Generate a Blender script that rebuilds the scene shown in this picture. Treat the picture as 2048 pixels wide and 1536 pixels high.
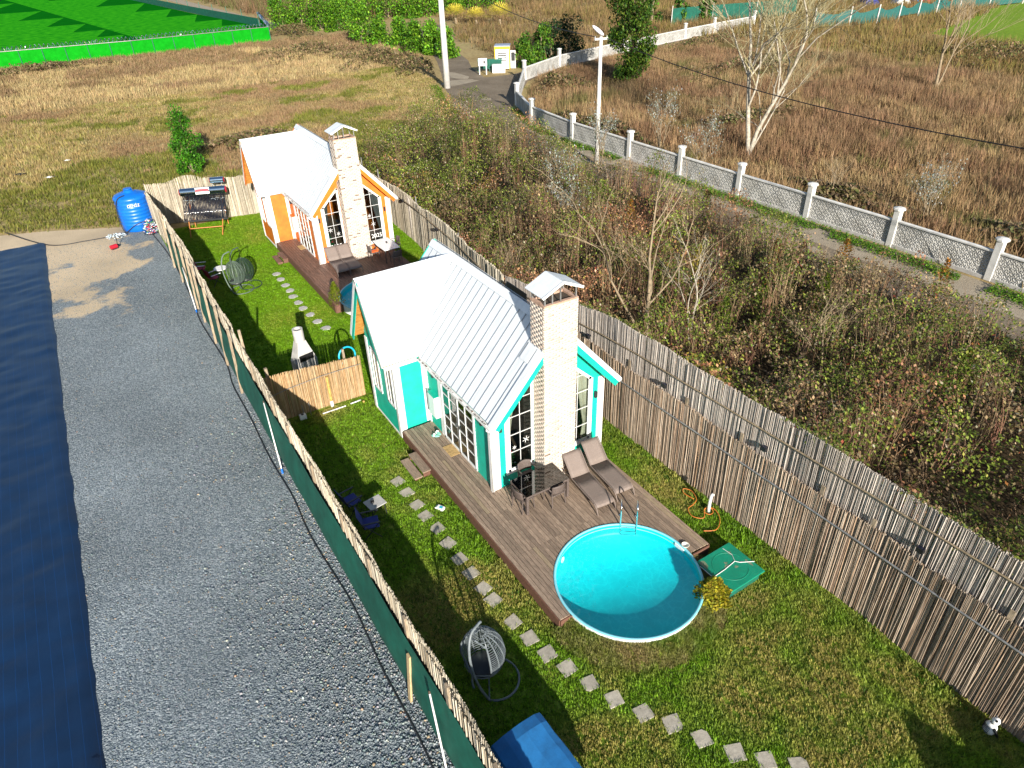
import bpy, math, random
import numpy as np
from mathutils import Vector, Matrix

for o in list(bpy.data.objects): bpy.data.objects.remove(o)
scene = bpy.context.scene
C = scene.collection
R = math.radians
random.seed(7)
RNG = np.random.default_rng(11)

# ---------------------------------------------------------------- camera, sky, sun, exposure
cam_data = bpy.data.cameras.new('camera')
cam = bpy.data.objects.new('camera', cam_data); C.objects.link(cam)
cam_data.sensor_width = 36.0
cam_data.lens = 1402.7612603 / 2048 * 36.0
cam_data.clip_start = 0.1; cam_data.clip_end = 2000
_f = Vector((0.4289463, 0.7165782, -0.5500189)); _r = Vector((0.84769, -0.5296981, -0.0290111)); _u = Vector((0.3121327, 0.4538013, 0.8346482))
cam.matrix_world = Matrix(((_r.x, _u.x, -_f.x, -7.7108596), (_r.y, _u.y, -_f.y, -14.0943292), (_r.z, _u.z, -_f.z, 14.7873116), (0, 0, 0, 1)))
scene.camera = cam

SUN_EL, SUN_AZ = R(20.5), R(14.6)          # shadows run towards +Y, 14.6 degrees towards +X
world = bpy.data.worlds.new('World'); scene.world = world; world.use_nodes = True
wn = world.node_tree.nodes; wl = world.node_tree.links
sky = wn.new('ShaderNodeTexSky'); sky.sky_type = 'NISHITA'; sky.sun_disc = False
sky.sun_elevation = SUN_EL; sky.sun_rotation = R(180) + SUN_AZ
sky.air_density = 1.0; sky.dust_density = 0.6; sky.ozone_density = 1.4
wl.new(sky.outputs[0], wn['Background'].inputs[0]); wn['Background'].inputs[1].default_value = 0.068
sun_data = bpy.data.lights.new('sun', 'SUN'); sun_data.energy = 4.6; sun_data.angle = R(0.53); sun_data.color = (1.0, 0.93, 0.82)
sun = bpy.data.objects.new('sun', sun_data); C.objects.link(sun)
_d = Vector((math.sin(SUN_AZ) * math.cos(SUN_EL), math.cos(SUN_AZ) * math.cos(SUN_EL), -math.sin(SUN_EL)))
sun.rotation_euler = _d.to_track_quat('-Z', 'Y').to_euler(); sun.location = (0, -30, 40)
vs = scene.view_settings
vs.view_transform = 'Standard'; vs.look = 'None'; vs.gamma = 1.0; vs.use_curve_mapping = False
vs.exposure = 1.1
scene.render.film_transparent = False
scene.cycles.use_denoising = True
scene.cycles.max_bounces = 8; scene.cycles.transparent_max_bounces = 16
scene.cycles.caustics_reflective = False; scene.cycles.caustics_refractive = False

# ---------------------------------------------------------------- tagging and mesh helpers
def tag(o, label=None, cat=None, group=None, kind=None):
    if label: o['label'] = label
    if cat: o['category'] = cat
    if group: o['group'] = group
    if kind: o['kind'] = kind
    return o
def thing(name, label, cat, loc=(0, 0, 0), rz=0.0, group=None):
    e = bpy.data.objects.new(name, None); e.empty_display_size = 0.2; C.objects.link(e)
    e.location = loc; e.rotation_euler = (0, 0, rz)
    return tag(e, label, cat, group)
def copy_tree(o, parent=None):
    c = o.copy(); C.objects.link(c); c.parent = parent
    for ch in list(o.children): copy_tree(ch, c)
    return c
def fast_mesh(name, V, F):
    """V (n,3), F (m,k) numpy arrays with k = 3 or 4."""
    me = bpy.data.meshes.new(name); V = np.asarray(V, np.float32); F = np.asarray(F, np.int32)
    k = F.shape[1]
    me.vertices.add(len(V)); me.vertices.foreach_set('co', V.ravel())
    me.loops.add(F.size); me.loops.foreach_set('vertex_index', F.ravel())
    me.polygons.add(len(F)); me.polygons.foreach_set('loop_start', np.arange(0, F.size, k, dtype=np.int32))
    me.update(calc_edges=True)
    return me
def link_mesh(name, me, mat, parent=None, **kw):
    o = bpy.data.objects.new(name, me); C.objects.link(o)
    if mat is not None: me.materials.append(mat)
    if parent is not None: o.parent = parent
    return tag(o, **kw)
class MB:
    def __init__(s): s.v = []; s.f = []
    def add(s, vs, fs):
        b = len(s.v); s.v += [tuple(p) for p in vs]; s.f += [tuple(b + i for i in f) for f in fs]; return s
    def box(s, x0, x1, y0, y1, z0, z1):
        return s.add([(x0, y0, z0), (x1, y0, z0), (x1, y1, z0), (x0, y1, z0), (x0, y0, z1), (x1, y0, z1), (x1, y1, z1), (x0, y1, z1)],
                     [(0, 3, 2, 1), (4, 5, 6, 7), (0, 1, 5, 4), (1, 2, 6, 5), (2, 3, 7, 6), (3, 0, 4, 7)])
    def beam(s, p0, p1, w, h, up=(0, 0, 1)):
        p0 = Vector(p0); p1 = Vector(p1); d = (p1 - p0).normalized(); up = Vector(up)
        sd = d.cross(up)
        if sd.length < 1e-5: sd = d.cross(Vector((1, 0, 0)))
        sd.normalize(); u = sd.cross(d).normalized()
        a = sd * (w / 2); b = u * (h / 2)
        return s.add([p0 - a - b, p0 + a - b, p0 + a + b, p0 - a + b, p1 - a - b, p1 + a - b, p1 + a + b, p1 - a + b],
                     [(0, 1, 2, 3), (7, 6, 5, 4), (0, 4, 5, 1), (1, 5, 6, 2), (2, 6, 7, 3), (3, 7, 4, 0)])
    def tube(s, pts, r, n=8, cap=True, closed=False):
        pts = [Vector(p) for p in pts]; m = len(pts)
        rs = r if isinstance(r, (list, tuple)) else [r] * m
        rings = []; ref = None
        for i, p in enumerate(pts):
            a = pts[(i - 1) % m] if (i > 0 or closed) else p; b = pts[(i + 1) % m] if (i < m - 1 or closed) else p
            d = (b - a).normalized() if (b - a).length > 1e-9 else Vector((0, 0, 1))
            if ref is None:
                ref = d.orthogonal().normalized()
            ref = (ref - d * ref.dot(d))
            ref = ref.normalized() if ref.length > 1e-6 else d.orthogonal().normalized()
            q = d.cross(ref)
            rings.append([p + (ref * math.cos(2 * math.pi * k / n) + q * math.sin(2 * math.pi * k / n)) * rs[i] for k in range(n)])
        vs = [v for rg in rings for v in rg]; fs = []
        for i in range(m if closed else m - 1):
            j = (i + 1) % m
            for k in range(n):
                k2 = (k + 1) % n; fs.append((i * n + k, i * n + k2, j * n + k2, j * n + k))
        if cap and not closed:
            fs.append(tuple(range(n - 1, -1, -1))); fs.append(tuple((m - 1) * n + k for k in range(n)))
        return s.add(vs, fs)
    def cyl(s, p0, p1, r0, r1=None, n=12): return s.tube([p0, p1], [r0, r0 if r1 is None else r1], n)
    def lathe(s, prof, cx=0, cy=0, n=32, a0=0, a1=2 * math.pi):
        full = abs(a1 - a0 - 2 * math.pi) < 1e-6; m = n if full else n + 1
        vs = [(cx + r * math.cos(a0 + (a1 - a0) * k / n), cy + r * math.sin(a0 + (a1 - a0) * k / n), z) for r, z in prof for k in range(m)]
        fs = []
        for i in range(len(prof) - 1):
            for k in range(n):
                k2 = (k + 1) % m; fs.append((i * m + k, i * m + k2, (i + 1) * m + k2, (i + 1) * m + k))
        return s.add(vs, fs)
    def ext(s, poly, off):
        """extrude a 3-D polygon by the vector off"""
        n = len(poly); off = Vector(off); a = [Vector(p) for p in poly]
        return s.add(a + [p + off for p in a], [tuple(range(n - 1, -1, -1)), tuple(range(n, 2 * n))] + [(i, (i + 1) % n, n + (i + 1) % n, n + i) for i in range(n)])
    def poly(s, pts): return s.add(pts, [tuple(range(len(pts)))])
    def mesh(s, name, smooth=False):
        me = bpy.data.meshes.new(name); me.from_pydata(s.v, [], s.f); me.update()
        if smooth: me.polygons.foreach_set('use_smooth', [True] * len(me.polygons))
        return me
    def obj(s, name, mat, parent=None, smooth=False, bevel=0.0, **kw):
        o = link_mesh(name, s.mesh(name, smooth), mat, parent, **kw)
        if bevel:
            m = o.modifiers.new('bevel', 'BEVEL'); m.width = bevel; m.segments = 2; m.limit_method = 'ANGLE'
        return o
def vnoise(x, y, scale, seed=0):
    """smooth value noise in 0..1 (numpy)"""
    rs = np.random.default_rng(1000 + seed); T = rs.random((256, 256))
    fx = np.asarray(x, float) / scale; fy = np.asarray(y, float) / scale
    ix = np.floor(fx).astype(int); iy = np.floor(fy).astype(int); tx = fx - ix; ty = fy - iy
    tx = tx * tx * (3 - 2 * tx); ty = ty * ty * (3 - 2 * ty)
    g = lambda a, b: T[a % 256, b % 256]
    return (g(ix, iy) * (1 - tx) + g(ix + 1, iy) * tx) * (1 - ty) + (g(ix, iy + 1) * (1 - tx) + g(ix + 1, iy + 1) * tx) * ty
def fnoise(x, y, scale, seed=0):
    return (vnoise(x, y, scale, seed) * 4 + vnoise(x, y, scale / 2.1, seed + 1) * 2 + vnoise(x, y, scale / 4.3, seed + 2)) / 7
def scatter(name, bases, P, yaw, S, col, mat, parent=None, tilt=None, tiltdir=None, **kw):
    """copies of small triangle meshes (V,F) at points P, each with one colour: one mesh of many small pieces"""
    n = len(P); P = np.asarray(P, float); yaw = np.asarray(yaw, float); S = np.asarray(S, float)
    if S.ndim == 1: S = np.repeat(S[:, None], 3, 1)
    which = RNG.integers(0, len(bases), n); Vs = []; Fs = []; Cs = []; off = 0
    for b, (V, F) in enumerate(bases):
        ix = np.nonzero(which == b)[0]
        if not len(ix): continue
        V = np.asarray(V, float); F = np.asarray(F, int)
        W = V[None] * S[ix][:, None, :]
        if tilt is not None:
            t = tilt[ix]; c, s_ = np.cos(t)[:, None], np.sin(t)[:, None]
            W = np.stack([W[..., 0], W[..., 1] * c - W[..., 2] * s_, W[..., 1] * s_ + W[..., 2] * c], -1)
        c, s_ = np.cos(yaw[ix])[:, None], np.sin(yaw[ix])[:, None]
        W = np.stack([W[..., 0] * c - W[..., 1] * s_, W[..., 0] * s_ + W[..., 1] * c, W[..., 2]], -1) + P[ix][:, None, :]
        Vs.append(W.reshape(-1, 3)); Fs.append((F[None] + (np.arange(len(ix)) * len(V))[:, None, None] + off).reshape(-1, F.shape[1]))
        Cs.append(np.repeat(col[ix], len(V), 0)); off += len(ix) * len(V)
    V = np.concatenate(Vs); F = np.concatenate(Fs); K = np.concatenate(Cs)
    me = fast_mesh(name, V, F)
    a = me.color_attributes.new('Col', 'FLOAT_COLOR', 'POINT')
    a.data.foreach_set('color', np.c_[K, np.ones(len(K))].astype(np.float32).ravel())
    return link_mesh(name, me, mat, parent, **kw)
def rgb(*c): return np.array(c, float)
def mixcol(pal, n, jit=0.15, w=None):
    pal = np.array(pal, float); i = RNG.choice(len(pal), n, p=None if w is None else np.array(w, float) / sum(w))
    return np.clip(pal[i] * (1 + RNG.normal(0, jit, (n, 1))) * (1 + RNG.normal(0, jit * .3, (n, 3))), 0.002, 1)
def blades(k, h, w, spread, lean, seed, one=False):
    r = np.random.default_rng(seed); V = []; F = []
    for i in range(k):
        a = r.uniform(0, 2 * math.pi); d = r.uniform(0, spread); x, y = d * math.cos(a), d * math.sin(a)
        b = r.uniform(0, 2 * math.pi); hh = h * r.uniform(.55, 1.1); L = lean * r.uniform(.3, 1.2); wx, wy = -math.sin(b) * w / 2, math.cos(b) * w / 2
        m = len(V); cx, cy = x + L * .42 * math.cos(b), y + L * .42 * math.sin(b)
        if one: V += [(x - wx, y - wy, 0), (x + wx, y + wy, 0), (x + L * math.cos(b), y + L * math.sin(b), hh)]; F.append((m, m + 1, m + 2)); continue
        V += [(x - wx, y - wy, 0), (x + wx, y + wy, 0), (cx - wx * .75, cy - wy * .75, hh * .6), (cx + wx * .75, cy + wy * .75, hh * .6), (x + L * math.cos(b), y + L * math.sin(b), hh)]
        F += [(m, m + 1, m + 3), (m, m + 3, m + 2), (m + 2, m + 3, m + 4)]
    return np.array(V), np.array(F)
LEAF = (np.array([(0, -.5, 0), (.32, 0, .06), (0, .5, 0), (-.32, 0, .06)]), np.array([(0, 1, 2), (0, 2, 3)]))

# ---------------------------------------------------------------- materials
def newmat(name):
    m = bpy.data.materials.new(name); m.use_nodes = True
    return m, m.node_tree.nodes, m.node_tree.links, m.node_tree.nodes['Principled BSDF']
def plain(name, c, rough=.6, metal=0.0, spec=.5, var=.12, scale=6.0, bump=0.0, bscale=60.0, stretch=None, rnd=0.0, c2=None, detail=5):
    """procedural surface: base colour mottled by noise, optional relief, optional per-object variation"""
    m, n, l, b = newmat(name)
    b.inputs['Roughness'].default_value = rough; b.inputs['Metallic'].default_value = metal; b.inputs['Specular IOR Level'].default_value = spec
    tc = n.new('ShaderNodeTexCoord'); mp = n.new('ShaderNodeMapping'); l.new(tc.outputs['Object'], mp.inputs[0])
    if stretch: mp.inputs['Scale'].default_value = stretch
    nz = n.new('ShaderNodeTexNoise'); nz.inputs['Scale'].default_value = scale; nz.inputs['Detail'].default_value = detail; nz.inputs['Roughness'].default_value = .65
    l.new(mp.outputs[0], nz.inputs['Vector'])
    oi = n.new('ShaderNodeObjectInfo')
    if rnd or stretch:
        va = n.new('ShaderNodeVectorMath'); va.operation = 'ADD'
        sc = n.new('ShaderNodeVectorMath'); sc.operation = 'SCALE'; sc.inputs[0].default_value = (37, 11, 23); l.new(oi.outputs['Random'], sc.inputs['Scale'])
        l.new(mp.outputs[0], va.inputs[0]); l.new(sc.outputs[0], va.inputs[1]); l.new(va.outputs[0], nz.inputs['Vector'])
    cr = n.new('ShaderNodeValToRGB'); l.new(nz.outputs[0], cr.inputs[0])
    ca = c2 if c2 else tuple(max(0, x * (1 - 2.2 * var)) for x in c); cb = tuple(min(1, x * (1 + var)) for x in c)
    cr.color_ramp.elements[0].position = .28; cr.color_ramp.elements[0].color = (*ca, 1)
    cr.color_ramp.elements[1].position = .72; cr.color_ramp.elements[1].color = (*cb, 1)
    out = cr.outputs[0]
    if rnd:
        mr = n.new('ShaderNodeMapRange'); mr.inputs['To Min'].default_value = 1 - rnd; mr.inputs['To Max'].default_value = 1 + rnd; l.new(oi.outputs['Random'], mr.inputs[0])
        mx = n.new('ShaderNodeVectorMath'); mx.operation = 'SCALE'; l.new(out, mx.inputs[0]); l.new(mr.outputs[0], mx.inputs['Scale']); out = mx.outputs[0]
    l.new(out, b.inputs['Base Color'])
    if bump:
        bn = n.new('ShaderNodeTexNoise'); bn.inputs['Scale'].default_value = bscale; bn.inputs['Detail'].default_value = 4; l.new(mp.outputs[0], bn.inputs['Vector'])
        bp = n.new('ShaderNodeBump'); bp.inputs['Strength'].default_value = bump; bp.inputs['Distance'].default_value = .02; l.new(bn.outputs[0], bp.inputs['Height']); l.new(bp.outputs[0], b.inputs['Normal'])
    return m
def vcol(name, rough=.75, transl=0.0, spec=.2, var=.2, scale=9.0):
    """colour of each small piece from its own attribute, lightly mottled"""
    m, n, l, b = newmat(name); b.inputs['Roughness'].default_value = rough; b.inputs['Specular IOR Level'].default_value = spec
    at = n.new('ShaderNodeAttribute'); at.attribute_name = 'Col'
    tc = n.new('ShaderNodeTexCoord'); nz = n.new('ShaderNodeTexNoise'); nz.inputs['Scale'].default_value = scale; nz.inputs['Detail'].default_value = 3; l.new(tc.outputs['Object'], nz.inputs['Vector'])
    mr = n.new('ShaderNodeMapRange'); mr.inputs['To Min'].default_value = 1 - var; mr.inputs['To Max'].default_value = 1 + var; l.new(nz.outputs[0], mr.inputs[0])
    sc = n.new('ShaderNodeVectorMath'); sc.operation = 'SCALE'; l.new(at.outputs['Color'], sc.inputs[0]); l.new(mr.outputs[0], sc.inputs['Scale'])
    l.new(sc.outputs[0], b.inputs['Base Color'])
    if transl:
        tr = n.new('ShaderNodeBsdfTranslucent'); l.new(sc.outputs[0], tr.inputs[0]); mx = n.new('ShaderNodeMixShader'); mx.inputs[0].default_value = transl
        l.new(b.outputs[0], mx.inputs[1]); l.new(tr.outputs[0], mx.inputs[2]); l.new(mx.outputs[0], n['Material Output'].inputs[0])
    return m
def glass(name, tint=(.9, .95, .95), ior=1.45, rough=0.0, bump=0.0, bscale=3.0):
    """clear sheet: see-through with a mirror-like reflection that grows at grazing angles"""
    m, n, l, b = newmat(name); n.remove(b)
    t = n.new('ShaderNodeBsdfTransparent'); t.inputs[0].default_value = (*tint, 1)
    g = n.new('ShaderNodeBsdfGlossy'); g.inputs['Roughness'].default_value = rough; fr = n.new('ShaderNodeLayerWeight'); fr.inputs[0].default_value = .5
    pw = n.new('ShaderNodeMath'); pw.operation = 'POWER'; pw.inputs[1].default_value = 5.0; l.new(fr.outputs['Facing'], pw.inputs[0]); f0 = ((ior - 1) / (ior + 1)) ** 2
    mr = n.new('ShaderNodeMapRange'); mr.inputs['To Min'].default_value = f0; mr.inputs['To Max'].default_value = 1.0; l.new(pw.outputs[0], mr.inputs[0])
    mx = n.new('ShaderNodeMixShader'); l.new(mr.outputs[0], mx.inputs[0]); l.new(t.outputs[0], mx.inputs[1]); l.new(g.outputs[0], mx.inputs[2])
    l.new(mx.outputs[0], n['Material Output'].inputs[0])
    if bump:
        tc = n.new('ShaderNodeTexCoord'); nz = n.new('ShaderNodeTexNoise'); nz.inputs['Scale'].default_value = bscale; nz.inputs['Detail'].default_value = 2; nz.inputs['Distortion'].default_value = 1.2
        l.new(tc.outputs['Object'], nz.inputs['Vector']); bp = n.new('ShaderNodeBump'); bp.inputs['Strength'].default_value = bump; bp.inputs['Distance'].default_value = .05
        l.new(nz.outputs[0], bp.inputs['Height']); l.new(bp.outputs[0], g.inputs['Normal']); l.new(bp.outputs[0], fr.inputs['Normal'])
    return m
M = {}
M['teal'] = plain('teal_paint', (.004, .44, .32), .5, var=.10, scale=2.5, bump=.05)
M['orange'] = plain('orange_paint', (.66, .16, .012), .5, var=.14, scale=3, bump=.05)
M['white'] = plain('white_paint', (.78, .78, .77), .45, var=.05)
M['roof'] = plain('white_sheet_metal', (.68, .72, .76), .36, var=.07, scale=1.6, spec=.5, stretch=(1, 3, 1), rnd=.035, bump=.06, bscale=3)
M['soffit'] = plain('varnished_pine', (.55, .25, .055), .5, var=.3, scale=5, stretch=(1, 6, 6))
M['deck'] = plain('weathered_deck_wood', (.30, .22, .16), .75, var=.28, scale=3.5, stretch=(14, 1.2, 6), rnd=.24, bump=.25, bscale=25)
M['deck_new'] = plain('pale_new_deck_wood', (.34, .26, .17), .7, var=.2, scale=3.5, stretch=(14, 1.2, 6), rnd=.1, bump=.2, bscale=25)
M['deck_far'] = plain('wet_brown_deck_wood', (.20, .105, .07), .6, var=.3, scale=2.5, stretch=(10, 1, 6), rnd=.2, bump=.2, bscale=25)
M['fascia'] = plain('brown_fascia_wood', (.16, .075, .05), .7, var=.25, scale=4, stretch=(1, 8, 8))
M['post_wood'] = plain('grey_fence_wood', (.33, .26, .18), .8, var=.3, scale=4, stretch=(9, 9, 1.2), rnd=.15, bump=.3, bscale=20)
M['new_wood'] = plain('pale_sawn_wood', (.50, .37, .20), .75, var=.2, scale=4, stretch=(9, 9, 1.2), bump=.2, bscale=20)
M['bamboo'] = plain('yellow_bamboo', (.60, .40, .12), .5, var=.25, scale=8)
M['net'] = plain('dark_green_netting', (.006, .095, .065), .7, var=.2, scale=2.0, spec=.3, bump=.25, bscale=5)
M['reed'] = vcol('dry_reed', .85, var=.35, scale=7)
M['brick'] = vcol('pale_brick', .85, var=.2, scale=14)
M['mortar'] = plain('mortar', (.62, .55, .48), .9, var=.12, scale=20)
M['glass'] = glass('window_glass', (.80, .86, .86), 1.55)
M['table_glass'] = glass('smoked_table_glass', (.22, .22, .23), 2.1)
M['rattan'] = plain('brown_grey_rattan', (.115, .088, .078), .6, var=.25, scale=40, bump=.5, bscale=90)
M['sling'] = plain('taupe_sling_fabric', (.20, .158, .137), .7, var=.1, scale=30, bump=.15, bscale=200)
M['dark_metal'] = plain('charcoal_metal', (.03, .033, .036), .4, var=.2)
M['steel'] = plain('polished_steel', (.72, .74, .76), .12, metal=1.0, var=.05)
M['galv'] = plain('galvanised_pipe', (.36, .36, .36), .45, metal=.6, var=.2)
M['black'] = plain('black_plastic', (.012, .012, .014), .45, var=.2)
M['concrete'] = plain('grey_concrete', (.46, .45, .43), .85, var=.14, scale=3, bump=.2, bscale=40)
M['paver'] = plain('concrete_paver', (.40, .365, .30), .9, var=.14, scale=7, rnd=.1, bump=.3, bscale=50)
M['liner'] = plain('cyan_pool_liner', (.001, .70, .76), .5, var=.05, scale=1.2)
M['rim'] = plain('pale_blue_pool_rim', (.22, .62, .72), .4, var=.06)
M['pool_white'] = plain('white_pool_wall', (.75, .78, .78), .5, var=.08)
M['water'] = glass('pool_water', (.90, .985, 1.0), 1.33, 0.0, .55, 2.6)
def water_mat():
    """pool water: a web of caustic light painted into the see-through colour; the rippled surface mirrors the sky at grazing angles"""
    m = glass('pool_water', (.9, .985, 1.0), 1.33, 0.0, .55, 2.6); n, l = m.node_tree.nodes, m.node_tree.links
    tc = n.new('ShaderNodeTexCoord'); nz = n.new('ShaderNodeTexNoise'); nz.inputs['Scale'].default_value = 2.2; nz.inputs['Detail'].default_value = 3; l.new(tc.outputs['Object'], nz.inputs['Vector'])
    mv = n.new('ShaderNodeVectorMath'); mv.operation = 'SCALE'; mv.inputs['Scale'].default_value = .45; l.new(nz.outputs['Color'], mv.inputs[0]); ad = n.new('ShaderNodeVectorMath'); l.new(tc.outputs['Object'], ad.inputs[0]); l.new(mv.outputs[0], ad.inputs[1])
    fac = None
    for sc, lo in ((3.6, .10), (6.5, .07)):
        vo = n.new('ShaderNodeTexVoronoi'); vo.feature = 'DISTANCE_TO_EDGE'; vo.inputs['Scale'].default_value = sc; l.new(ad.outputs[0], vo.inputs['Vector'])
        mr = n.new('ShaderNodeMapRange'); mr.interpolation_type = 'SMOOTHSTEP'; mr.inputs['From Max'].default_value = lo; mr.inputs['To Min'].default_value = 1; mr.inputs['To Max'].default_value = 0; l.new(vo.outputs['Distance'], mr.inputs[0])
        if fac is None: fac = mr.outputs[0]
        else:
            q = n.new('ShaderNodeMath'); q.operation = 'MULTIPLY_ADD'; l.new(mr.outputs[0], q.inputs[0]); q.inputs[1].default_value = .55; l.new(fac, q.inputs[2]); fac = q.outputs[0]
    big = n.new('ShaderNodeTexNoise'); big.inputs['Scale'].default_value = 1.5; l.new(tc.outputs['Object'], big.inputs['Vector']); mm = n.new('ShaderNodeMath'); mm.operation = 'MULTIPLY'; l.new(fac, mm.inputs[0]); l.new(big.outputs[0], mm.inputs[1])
    cr = n.new('ShaderNodeValToRGB'); cr.color_ramp.elements[0].color = (.76, .88, .91, 1); cr.color_ramp.elements[1].color = (1, 1, 1, 1); cr.color_ramp.elements[1].position = .85; l.new(mm.outputs[0], cr.inputs[0])  # web of light drawn into the transparent colour of the surface
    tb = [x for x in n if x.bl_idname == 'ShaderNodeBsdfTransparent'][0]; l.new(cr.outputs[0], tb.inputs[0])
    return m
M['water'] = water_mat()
M['lid'] = plain('green_plastic_lid', (.003, .235, .14), .5, var=.12, scale=2.2, bump=.12, bscale=12)
M['lid_worn'] = plain('worn_green_plastic', (.20, .27, .17), .7, var=.3, scale=5)
M['blue_cloth'] = plain('blue_cover_cloth', (.012, .16, .42), .75, var=.12, scale=4, bump=.15, bscale=30)
M['navy_cloth'] = plain('navy_chair_cloth', (.012, .025, .20), .7, var=.1)
M['red_cloth'] = plain('crimson_chair_cloth', (.32, .008, .05), .7, var=.1)
M['hose'] = plain('orange_hose', (.55, .17, .03), .5, var=.15)
M['black_hose'] = plain('black_hose', (.02, .022, .026), .55, var=.2)
M['blue_plastic'] = plain('blue_tank_plastic', (.004, .13, .55), .35, var=.08, scale=3)
M['cyan'] = plain('turquoise_plastic', (.01, .40, .55), .4, var=.08)
M['mat_tan'] = plain('tan_doormat', (.47, .31, .13), .9, var=.2, scale=12)
M['curtain'] = plain('cream_curtain', (.62, .54, .42), .8, var=.08)
M['grey_curtain'] = plain('grey_curtain', (.10, .092, .09), .8, var=.08)
M['wood_floor'] = plain('brown_floor', (.14, .085, .05), .6, var=.2)
M['tank_chrome'] = plain('chrome_cylinder', (.55, .68, .75), .12, metal=1.0, var=.05)
M['tube_glass'] = plain('dark_vacuum_tube', (.012, .014, .03), .12, var=.1, spec=.8)
M['copper'] = plain('orange_painted_steel', (.50, .19, .05), .5, var=.15)
M['red'] = plain('red_paint', (.42, .012, .03), .45, var=.08)
M['yellow'] = plain('yellow_paint', (.80, .58, .02), .5, var=.06)
M['green_paint'] = plain('green_paint', (.01, .12, .08), .5, var=.1)
M['leaf'] = vcol('leaf', .6, .25, .3, .15)
M['dry'] = vcol('dry_stalk', .8, .2, .15, .2)
M['grass'] = vcol('grass_blade', .55, .3, .25, .1)
M['bark_pale'] = plain('pale_bark', (.40, .365, .30), .85, var=.25, scale=5, c2=(.17, .14, .10))
M['bark_tan'] = plain('tan_bark', (.26, .20, .125), .85, var=.25, scale=6)
M['bark_dark'] = plain('dark_bark', (.07, .052, .036), .9, var=.25)
M['stone'] = vcol('gravel_stone', .85, 0, .3, .15, 30)
# ---------------------------------------------------------------- setting: ground, road, gravel, lawn
def ground_mat(name, cols, scale, bump=.6, bscale=6, rough=.95, w=None, s2=None):
    m, n, l, b = newmat(name); b.inputs['Roughness'].default_value = rough; b.inputs['Specular IOR Level'].default_value = .15
    tc = n.new('ShaderNodeTexCoord'); nz = n.new('ShaderNodeTexNoise'); nz.inputs['Scale'].default_value = scale; nz.inputs['Detail'].default_value = 8; nz.inputs['Roughness'].default_value = .68
    l.new(tc.outputs['Object'], nz.inputs['Vector']); cr = n.new('ShaderNodeValToRGB'); e = cr.color_ramp.elements
    while len(e) < len(cols): e.new(.5)
    for i, c in enumerate(cols): e[i].position = .3 + .4 * i / (len(cols) - 1); e[i].color = (*c, 1)
    fine = n.new('ShaderNodeTexNoise'); fine.inputs['Scale'].default_value = s2 or scale * 25; fine.inputs['Detail'].default_value = 5; l.new(tc.outputs['Object'], fine.inputs['Vector'])
    mr = n.new('ShaderNodeMapRange'); mr.inputs['From Min'].default_value = .3; mr.inputs['From Max'].default_value = .7; mr.inputs['To Min'].default_value = .72; mr.inputs['To Max'].default_value = 1.28; l.new(fine.outputs[0], mr.inputs[0])
    sc = n.new('ShaderNodeVectorMath'); sc.operation = 'SCALE'; l.new(nz.outputs[0], cr.inputs[0]); l.new(cr.outputs[0], sc.inputs[0]); l.new(mr.outputs[0], sc.inputs['Scale']); l.new(sc.outputs[0], b.inputs['Base Color'])
    bn = n.new('ShaderNodeTexNoise'); bn.inputs['Scale'].default_value = bscale; bn.inputs['Detail'].default_value = 6; l.new(tc.outputs['Object'], bn.inputs['Vector'])
    bp = n.new('ShaderNodeBump'); bp.inputs['Strength'].default_value = bump; bp.inputs['Distance'].default_value = .08; l.new(bn.outputs[0], bp.inputs['Height']); l.new(bp.outputs[0], b.inputs['Normal'])
    return m
def sheet(name, pts, z, mat, **kw):
    return MB().poly([(x, y, z) for x, y in pts]).obj(name, mat, **kw)

M['field'] = ground_mat('dry_field_earth', [(.24, .175, .075), (.30, .22, .10), (.34, .265, .125), (.23, .215, .065)], .09, .7, 2.5)
M['lawn'] = ground_mat('lawn_turf', [(.08, .13, .012), (.13, .20, .018), (.18, .23, .028), (.24, .21, .06)], .55, .6, 14)
M['lush'] = ground_mat('lush_lawn_turf', [(.08, .16, .006), (.13, .24, .008), (.17, .26, .012)], .4, .5, 12)
M['asphalt'] = ground_mat('worn_road_surface', [(.13, .105, .075), (.18, .145, .105), (.23, .19, .14)], .35, .25, 30)
M['pale_dirt'] = ground_mat('pale_road_edge_dirt', [(.27, .225, .165), (.36, .31, .235)], .8, .3, 20)
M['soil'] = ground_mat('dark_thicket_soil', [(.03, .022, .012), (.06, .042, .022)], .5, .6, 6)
M['turf_green'] = ground_mat('bright_meadow', [(.13, .22, .012), (.17, .27, .016)], .1, .4, 3)

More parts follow.
